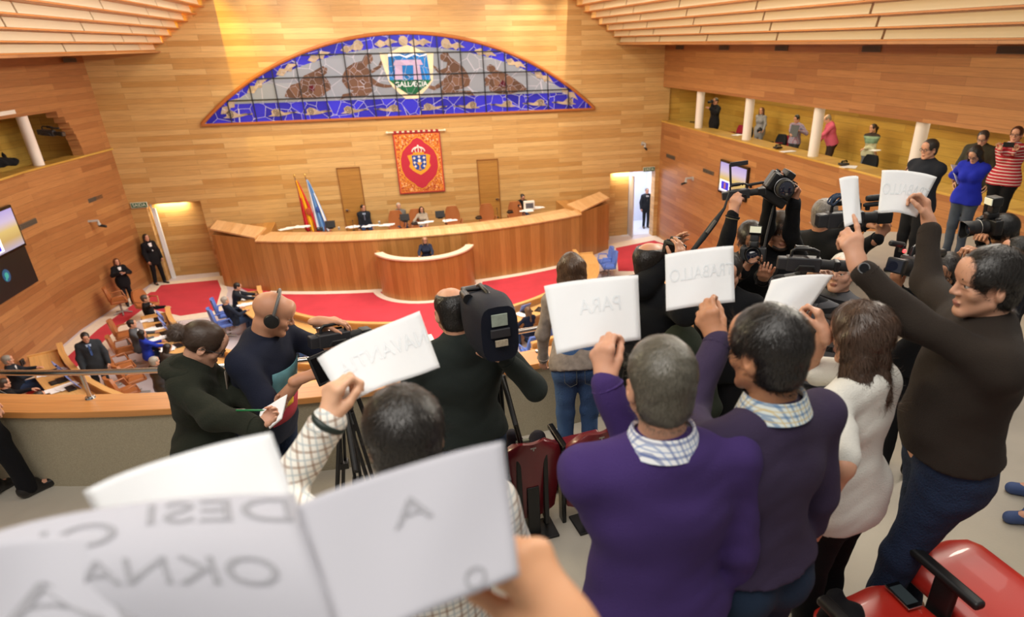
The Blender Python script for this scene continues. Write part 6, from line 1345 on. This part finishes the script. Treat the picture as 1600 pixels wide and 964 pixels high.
# dark-haired photographer at the right edge
q_ = P('photographer with black hair seen from above holding a camera at the right edge', 1562, 340, Z1, 1.75, face=R(70), lod=2, pitch=R(24), hair='thick', hc='100e0e', full=.022, skin=SK2, top=BLKJ, hl=atd(1530, 395, 4.1), hr=atd(1535, 375, 4.3), legs=BLKC, curl_l=.8)
dslr(atd(1548, 352, dep(q_['WR'])-.05), (-.95, .2, -.1), 'black camera with flash held by the black-haired photographer at the right edge', sc=1.25, lens=.12, flash=True)
# person between the two purple jumpers and left-edge reporter
r_ = P('photographer in a dark green hooded jacket crouching between the raised sheets', 1066, 520, Z1, 1.35, face=R(-20), lod=1, pitch=R(20), hair='none', top=clothm('green_jacket', '2a3026', noise=.3), coat=True, legs=BLKC)
hb = MB(); hb.ball(r_['HC']-r_['base'], (.125, .14, .15), 20); hb.build('hood', MATS['green_jacket'], r_['o'], smooth=True)
t_ = P('person in dark clothes and black boots cut off by the left picture edge', -175, 425, Z1, 1.72, face=R(-40), lod=1, hair='short', top=clothm('green_dark', '1c2420'), legs=clothm('black_trousers', '101014'), legoff=((-.1, .0), (.14, .12)))
tripod(atd(-30, 585, 5.0), Z1, 'black tripod with slim legs standing at the left picture edge', .52, .1)
tripod(atd(536, 620, 3.2)+np.array((0, 0, .05)), Z1, 'black tripod standing under the lettered sheet of the plaid-shirt man', .3, 1.2)
tripod(atd(775, 552, 3.55), Z1, 'black tripod beside the balding cameraman', .3, 2.5)
tripod(atd(985, 545, 3.9), Z1, 'folded black tripod standing beside the floral-top woman', .2, .6)
o = thing('press_table', 'narrow white-topped table behind the lettered sheet and the balding cameraman', 'table', tuple(atz(655, 700, 4.8)), .1); m = MB(); m.box((0, .6, .62), (.62, .32, .025)); m.build('tabletop', WHITE, o, bev=.004)
for sx in (-1, 1):
    for sy in (-1, 1): m = MB(); m.box((sx*.28, .6+sy*.13, .3), (.03, .03, .61)); m.build('leg', BLACK, o)
# coat and bags on the seats
co = atz(820, 735, 5.15); o = thing('dark_coat', 'dark grey coat and bag lying on the maroon seat', 'coat', tuple(co)); fd = Field(co-.3, co+.35, .009)
for a_, b_, r0, r1 in (((-.12, .1, .0), (.1, .12, .02), .09, .08), ((-.1, .1, .05), (-.06, .06, .26), .05, .035), ((-.06, .06, .26), (.02, .1, .05), .035, .05), ((.05, .08, .05), (.1, .04, .2), .05, .05), ((.1, .04, .2), (.14, .1, .05), .05, .06)): fd.cone(co+np.array(a_), co+np.array(b_), r0, r1, .03)
fd.wrinkle(.009, 24, 3); npmesh('cloth', [fd.mesh()], [clothm('coat_grey', '2a2830', noise=.3)], o, co)
m = MB(); m.box((.0, .03, .12), (.09, .03, .2)); m.build('book', mat('book_green', '6a6e5c', .6), o, bev=.005)
bg = atz(872, 760, 4.8); o = thing('shoulder_bag', 'dark blue bag with a cord lying on the floor between the maroon seats', 'bag', tuple(bg)); fd = Field(bg-.25, bg+.3, .009); fd.cone(bg+np.array((-.1, 0, .06)), bg+np.array((.1, .03, .06)), .06, .07, .03); fd.cone(bg+np.array((-.05, .05, .1)), bg+np.array((.08, .05, .1)), .05, .05, .03); fd.wrinkle(.007, 30, 1); npmesh('pouch', [fd.mesh()], [clothm('bag_blue', '26303c', noise=.3)], o, bg)
m = MB(); m.tube([(0, -.06, .08), (.0, -.14, .03), (.02, -.2, .012)], .006, 6); m.build('cord', BLACK, o, smooth=True)
# phone on the red seat
pz = 5.3+.467; pp = atz(1411, 932, pz); o = thing('mobile_phone', 'black smartphone with silver rim lying on the red seat', 'phone', tuple(pp), face_to(atz(1391, 912, pz), atz(1434, 955, pz)))
m = MB(); m.box((0, 0, .004), (.064, .128, .009)); m.build('case', CHROME, o, bev=.003); m = MB(); m.box((0, 0, .0095), (.060, .124, .002)); m.build('front_glass', BLACKG, o); m = MB(); m.box((0, 0, .011), (.053, .092, .001)); m.build('display', mat('phone_display', '3a4448', .08), o)
pp = atz(1300, 950, 5.78); o = thing('folded_garment', 'black folded garment on the red seat at the bottom edge', 'garment', tuple(pp)); fd = Field(pp-.2, pp+.2, .008); fd.cone(pp+np.array((-.05, -.05, .0)), pp+np.array((.03, .02, .01)), .045, .04, .03); fd.cone(pp+np.array((.0, -.08, .0)), pp+np.array((.06, -.04, .0)), .04, .04, .03); fd.wrinkle(.006, 40, 2); npmesh('cloth', [fd.mesh()], [BLKC], o, pp)
# ================================================================== RIGHT GALLERY PEOPLE
GZ = 4.0
def gal(*a, **k): k.setdefault('lod', 1); k.setdefault('eyes', True); return P(*a, **k)
v_ = gal('photographer in a long black coat shooting from the right gallery near the back', 1119, 153, GZ, 1.8, face=R(100), hair='short', hc='3a2e26', full=.006, top=clothm('coat_black', '17171b'), coat=True, skirt=True, legs=BLKC, hr=atz(1113, 164, 5.55), hl=atz(1110, 170, 5.45)); dslr(v_['HC']+v_['Rh']@np.array((0, .17, 0)), v_['Rh']@np.array((0, 1., 0)), 'camera held to the eye of the black-coated gallery photographer', lens=.12)
v_ = gal('woman with fringe in a grey knitted dress holding a camera in the right gallery', 1191, 168, GZ, 1.6, face=R(118), fem=True, hair='bob', hc='5a3624', top=clothm('grey_dress', '8a8a90'), skirt=True, legs=clothm('grey_dress_low', '7c7c84'), hr=atz(1186, 203, 5.0), hl=atz(1193, 203, 5.0)); dslr((v_['WL']+v_['WR'])/2+np.array((-.08, -.06, .02)), (-1, -.6, -.2), 'silver and black camera in the hands of the woman in the grey dress', lens=.12)
v_ = gal('man in a plaid shirt holding up a black tablet in the right gallery', 1245, 180, GZ, 1.65, face=R(112), pitch=R(18), hair='short', hc='15110f', top=checkm('red_check', 'b8b0c0', [('7a3048', 0, .3), ('3c4a7a', .5, .25)], 14), legs=clothm('trousers_grey', '3a3a3a'), hr=atz(1236, 208, 5.2), hl=atz(1250, 205, 5.2))
tb = (v_['WL']+v_['WR'])/2+np.array((-.12, -.1, .05)); o = thing('tablet', 'black tablet held by the man in the plaid shirt', 'tablet', tuple(tb), orient((-1, -.55, .3))); m = MB(); m.box((0, 0, 0), (.26, .012, .34)); m.build('case', BLACK, o, bev=.006); m = MB(); m.box((0, -.008, 0), (.22, .004, .3)); m.build('display', BLACKG, o)
gal('bald man in a pink shirt leaning over the desk in the right gallery', 1291, 180, GZ, 1.75, face=R(70), lean=R(16), pitch=R(28), hair='ring', hc='8c7c6c', skin='d8a890', top=clothm('pink_shirt', 'd0607c'), g=1.15, belly=.03, legs=clothm('brown_trousers', '3c2c26'), hl=atz(1262, 225, 5.1), hr=atz(1278, 225, 5.05))
v_ = gal('young woman in a green and brown jumper with papers in the right gallery', 1366, 194, GZ, 1.62, face=R(128), fem=True, yaw=R(-40), hair='ponytail', hc='2c1c14', top=bandm('green_bands', [(0, 'c4c4a8'), (.34, '6f8c78'), (.62, '8ea890'), (.74, '3c302c')], 'Z', None, .98, 1.42), legs=clothm('jeans_pale', '6c7078'), hr=atz(1366, 236, 4.95), hl=atz(1352, 232, 5.0))
o = papers(tuple(v_['WR']+np.array((-.05, -.1, .03))), .4, 'open white booklet held by the young woman in the striped jumper', z=float(v_['WR'][2])+.04, n=2, w_=.24)
v_ = gal('man with glasses in a navy jumper standing at the right end of the gallery ledge', 1456, 218, Z1, 1.75, face=R(95), pitch=R(4), glasses=True, hair='short', hc='2a2420', top=clothm('navy_jumper', '20242e'), g=1.15, sh=1.1, legs=clothm('dark_trousers', '1c1c20'), hl=atz(1430, 262, 5.75), hr=atz(1440, 275, 5.7))
v_ = gal('bearded man with glasses in a dark olive jacket standing behind the woman in blue', 1538, 205, Z1, 1.60, face=R(120), pitch=R(20), glasses=True, hair='short', hc='3a322c', skin='c89c84', top=clothm('olive_jacket', '3c3a30'), coat=True, g=1.1, legs=BLKC)
v_ = gal('woman with dark hair in a bright blue jumper reading a paper at the right', 1524, 230, Z1, 1.60, face=R(112), fem=True, pitch=R(34), glasses=True, hair='longfront', hc='17110f', top=clothm('royal_blue_knit', '2430b4'), legs=clothm('jeans_faded', '4a5260', noise=.3), hl=atz(1500, 278, 5.85), hr=atz(1508, 285, 5.85), legoff=((-.1, 0), (.1, -.04)))
o = papers(tuple(v_['WL']+np.array((-.1, -.05, .02))), .9, 'pale sheet held by the woman in the bright blue jumper', z=float(v_['WL'][2])+.03, n=2, w_=.22); o.rotation_euler = (R(50), 0, R(20))
v_ = gal('woman with glasses in a red and white striped top holding up a phone', 1592, 198, Z1, 1.68, face=R(118), fem=True, glasses=True, hair='thick', hc='4a2c1e', top=bandm('red_stripes', [(0, 'b02434'), (.72, 'e0d4d0')], 'Z', rep=22), g=1.2, legs=BLKC, hl=atd(1562, 236, 8.75), fl=(0, 0, 1), hr=atd(1584, 238, 8.75), fr=(0, 0, 1), curl_l=.9, curl_r=.9, pl=(-1, 0, -.6), pr=(1, 0, -.6))
pk = (v_['WL']+v_['WR'])/2+np.array((-.02, -.02, .1)); o = thing('mobile_phone', 'black smartphone held up by the woman in the striped top', 'phone', tuple(pk), orient((-1, -.75, -.1))); m = MB(); m.box((0, 0, 0), (.14, .01, .07)); m.build('case', BLACK, o, bev=.003); m = MB(); m.box((0, -.006, 0), (.12, .002, .06)); m.build('display', BLACKG, o)
# gallery furniture
GCH = ((1078, 185, 'black'), (1161, 205, 'black'), (1150, 203, 'red'), (1212, 218, 'black'), (1226, 220, 'red'), (1350, 252, 'black'))
gl = ['black office chair nearest the back corner of the right gallery', 'black office chair behind the second gallery column', 'red upholstered chair left of the woman in the grey dress', 'black office chair right of the woman in the grey dress', 'red upholstered chair beside the man with the tablet', 'large black office chair before the young woman in the striped jumper']
GR_ = clothm('chair_red', '8c2030'); GB_ = clothm('chair_black', '1c1e22')
for (px, py, cc), lb in zip(GCH, gl):
    r = ray(px, py); t = (4.78-H)/r[2]; p = CAM+r*t; p[0] = max(p[0], 12.1)
    q = atx(px, py, p[0]); swivel('office_chair', GR_ if cc == 'red' else GB_, (p[0], q[1]), R(95), lb, 'gallery chairs', h=.92, w_=.5, z=GZ)
for px, py, lb in ((1150, 211, 'white paper on the gallery ledge by the first column gap'), (1235, 236, 'white paper on the gallery ledge before the man with the tablet'), (1325, 261, 'white paper on the gallery ledge near the young woman')):
    p = atz(px, py, ZL+.05); papers(p, .3, lb, z=ZL+.05, n=2, w_=.4)
for px, py, lb in ((1215, 232, 'black telephone on the gallery ledge before the man with the tablet'), (1318, 258, 'small black telephone on the white paper of the gallery ledge')): phone(px, py, ZL+.06, lb)
m = MB(); p = atz(1205, 230, ZL+.05)
# left gallery: tripods and a chair with a coat
for (px, py), lb in (((66, 222), 'black folded tripod leaning by the left gallery column'), ((86, 212), 'camera on a slim tripod in the left gallery')):
    p = atz(px+12, py+22, 4.75); tripod((p[0]-.35, p[1], 5.55), 3.8, lb, .3, .4)
p = atz(86, 212, 5.6); camcorder((p[0]*1.0-.2, p[1]+.2, 5.66), (1, -.3, -.1), 'small video camera on the slim tripod in the left gallery', sc=1.2)
p = atz(14, 258, 4.85); p[0] = min(p[0], -10.3); swivel('office_chair', GR_, (p[0]+.05, p[1]), R(-90), 'red chair with a dark coat over it in the left gallery', 'gallery chairs', h=1.15, w_=.5, z=3.95)
o = thing('dark_coat', 'black coat thrown over the ledge chair in the left gallery', 'coat', (float(p[0])+.25, float(p[1]), 4.9)); fd = Field(np.array((-.5, -.5, -.4)), np.array((.5, .5, .5)), .02); fd.cone((-.1, -.25, .05), (.1, .3, 0), .14, .12, .05); fd.cone((0, .2, .05), (-.05, .25, .3), .06, .03, .03); fd.wrinkle(.02, 12, 1); npmesh('cloth', [fd.mesh()], [BLKC], o, (0, 0, 0))
# ================================================================== HALL PEOPLE
WSH, BLT = clothm('shirt_white', 'e8e8ec'), mat('tie_blue', '30508c', .6)
GSUIT, BEIGE = clothm('suit_grey', '6c6c68'), clothm('beige_top', 'a89c8c')
def hall(lab, px, py, z, ht, fx, **k): k.setdefault('lod', 0); return P(lab, px, py, z, ht, face=fx, **k)
hall('man in a dark suit and tie sitting left on the dais', 566, 320, 1.0, 1.74, R(188), sit=True, yaw=R(28), hair='short', hc='1c1614', top=SUIT, open_shirt=mat('shirt_lightblue', 'a8bcd8', .8), tie=mat('tie_grey', '5c6074', .6), pl=(.9, 0, -.3), pr=(-.9, 0, -.3), g=1.1, wr=0)
hall('grey-haired man in a grey suit sitting in the middle of the dais', 622, 317, 1.0, 1.74, R(186), sit=True, hair='short', hc='a8a49c', skin='d0a088', top=GSUIT, open_shirt=WSH, tie=mat('tie_dark', '2a3a4c', .6), g=1.12, pl=(.9, 0, -.3), pr=(-.9, 0, -.3))
hall('woman with dark hair in a beige top smiling on the dais', 658, 323, 1.0, 1.62, R(184), sit=True, fem=True, hair='longfront', hc='17110f', top=BEIGE, hl=atz(668, 350, ZD+.12), hr=atz(645, 350, ZD+.12))
v_ = hall('woman with tied hair in black writing at the right of the dais', 817, 304, 1.0, 1.78, R(190), sit=True, fem=True, pitch=R(28), hair='bun', hc='2a1e18', top=clothm('black_top', '141418'), hl=atz(824, 322, 2.0), hr=atz(812, 322, 1.98))
v_ = hall('woman with long fair hair in a dark navy dress speaking at the lectern', 663, 370, .34, 1.66, R(180), fem=True, hair='longfront', hc='8a6a4a', glasses=True, top=clothm('navy_dress', '262c40'), skirt=True, legs=clothm('navy_dress', '262c40'), hl=atz(676, 399, 1.5), hr=atz(655, 400, 1.5))
hall('man in a dark suit with a white shirt standing in the open right doorway', 1011, 294, 0, 1.8, R(175), hair='short', hc='4a4440', top=SUIT, coat=True, open_shirt=WSH, tie=mat('tie_dark2', '20242c', .6), legs=SUIT)
hall('usher in a black suit leaning beside the left corner door', 226, 366, 0, 1.86, R(225), fem=True, hair='bob', hc='2c1e18', full=.014, top=BLKC, coat=True, open_shirt=WSH, legs=BLKC, side=R(3), legoff=((-.12, .05), (.14, -.05)))
v_ = hall('usher with folded arms in a black suit standing by the left wall', 180, 404, 0, 1.62, R(215), fem=True, hair='bob', hc='5a3422', full=.014, top=BLKC, coat=True, open_shirt=WSH, legs=BLKC, hl=atz(196, 426, 1.18), hr=atz(186, 427, 1.2), pl=(-1, -.2, -.8), pr=(1, -.2, -.8))
hall('man in a charcoal suit and blue tie walking between the left benches', 131, 521, 0, 1.76, R(205), pitch=R(22), hair='short', hc='1c1614', top=clothm('charcoal_suit', '2c3036'), coat=True, lod=1, open_shirt=mat('shirt_lightblue', 'a8bcd8', .8), tie=BLT, legs=clothm('charcoal_suit', '2c3036'), g=1.12, legoff=((-.09, .12), (.1, -.1)))
def bs(lab, px, py, fx, **k):
    k.setdefault('ht', 1.74); ht = k.pop('ht'); k.setdefault('sit', True)
    p = atz(px, py, 1.3); f = face_to(p, FC)+fx; s_ = ht/1.75; d = np.array((-math.sin(f), math.cos(f), 0)); x = np.array((math.cos(f), math.sin(f), 0))
    b = np.array((p[0], p[1], 0)); k.setdefault('hl', b+d*.42-x*.2+np.array((0, 0, .79))); k.setdefault('hr', b+d*.42+x*.2+np.array((0, 0, .79)))
    return hall(lab, px, py, 0, ht, f, **k)
bs('man in a black suit raising his hand at the far second left bench', 224, 461, 0, hair='short', hc='4a4038', top=BLKC, hr=atz(236, 478, 1.25), open_shirt=WSH, g=1.1)
bs('man in a grey suit sitting sideways at the second left bench', 203, 500, R(-15), hair='short', hc='1c1614', top=clothm('suit_mid_grey', '55585e'), open_shirt=WSH)
bs('woman with long dark hair in a blue jacket at the second left bench', 219, 516, R(0), fem=True, ht=1.62, hair='long', hc='15100e', top=clothm('jacket_blue', '2438a8'))
bs('woman with dark hair in a grey-brown jacket bending over the second left bench', 262, 537, R(0), fem=True, ht=1.62, pitch=R(20), lean=R(15), hair='long', hc='17110f', top=clothm('jacket_taupe', '4c4440'))
bs('grey-haired man in a black leather jacket seen from behind above the railing', 238, 558, R(0), hair='short', hc='98948c', skin='c89880', top=mat('leather_black', '1e1f22', .35, bump=.3), g=1.15, lod=1)
bs('man in a dark suit writing at the end of the left front bench', 371, 442, R(0), pitch=R(16), lean=R(10), hair='short', hc='1a1512', top=SUIT, open_shirt=WSH)
bs('grey-haired man in a dark suit leaning back at the left front bench', 349, 464, R(10), lean=R(-12), hair='short', hc='94908a', skin='c89880', top=clothm('suit_blue_dark', '202838'), open_shirt=WSH, tie=mat('tie_green', '3c6a4c', .6))
bs('grey-haired man in a dark suit seen below the camcorder', 449, 512, R(0), pitch=R(14), hair='short', hc='7c7872', top=SUIT, open_shirt=WSH)
bs('man in a grey suit sitting right of the grey-haired man below the camcorder', 492, 528, R(0), pitch=R(10), hair='short', hc='3a342e', top=clothm('suit_mid_grey', '55585e'))
bs('woman with wavy fair-brown hair in navy at the right front bench', 824, 480, R(0), fem=True, ht=1.62, pitch=R(14), hair='long', hc='6c5038', full=.02, top=clothm('navy_top', '1c2236'))
bs('grey-haired man in a dark suit in profile at the left picture edge', 8, 556, R(-10), hair='short', hc='8c8880', top=SUIT, lod=1, open_shirt=WSH)
bs('man with dark hair whose head rises over the wooden shelf at the lower left', 58, 612, R(0), hair='short', hc='2a1e18', top=SUIT)
bs('person whose face peeps over the shelf at the left picture edge', 2, 592, R(0), hair='short', hc='3a2c22', top=BLKC)
print('REACH', OVER)
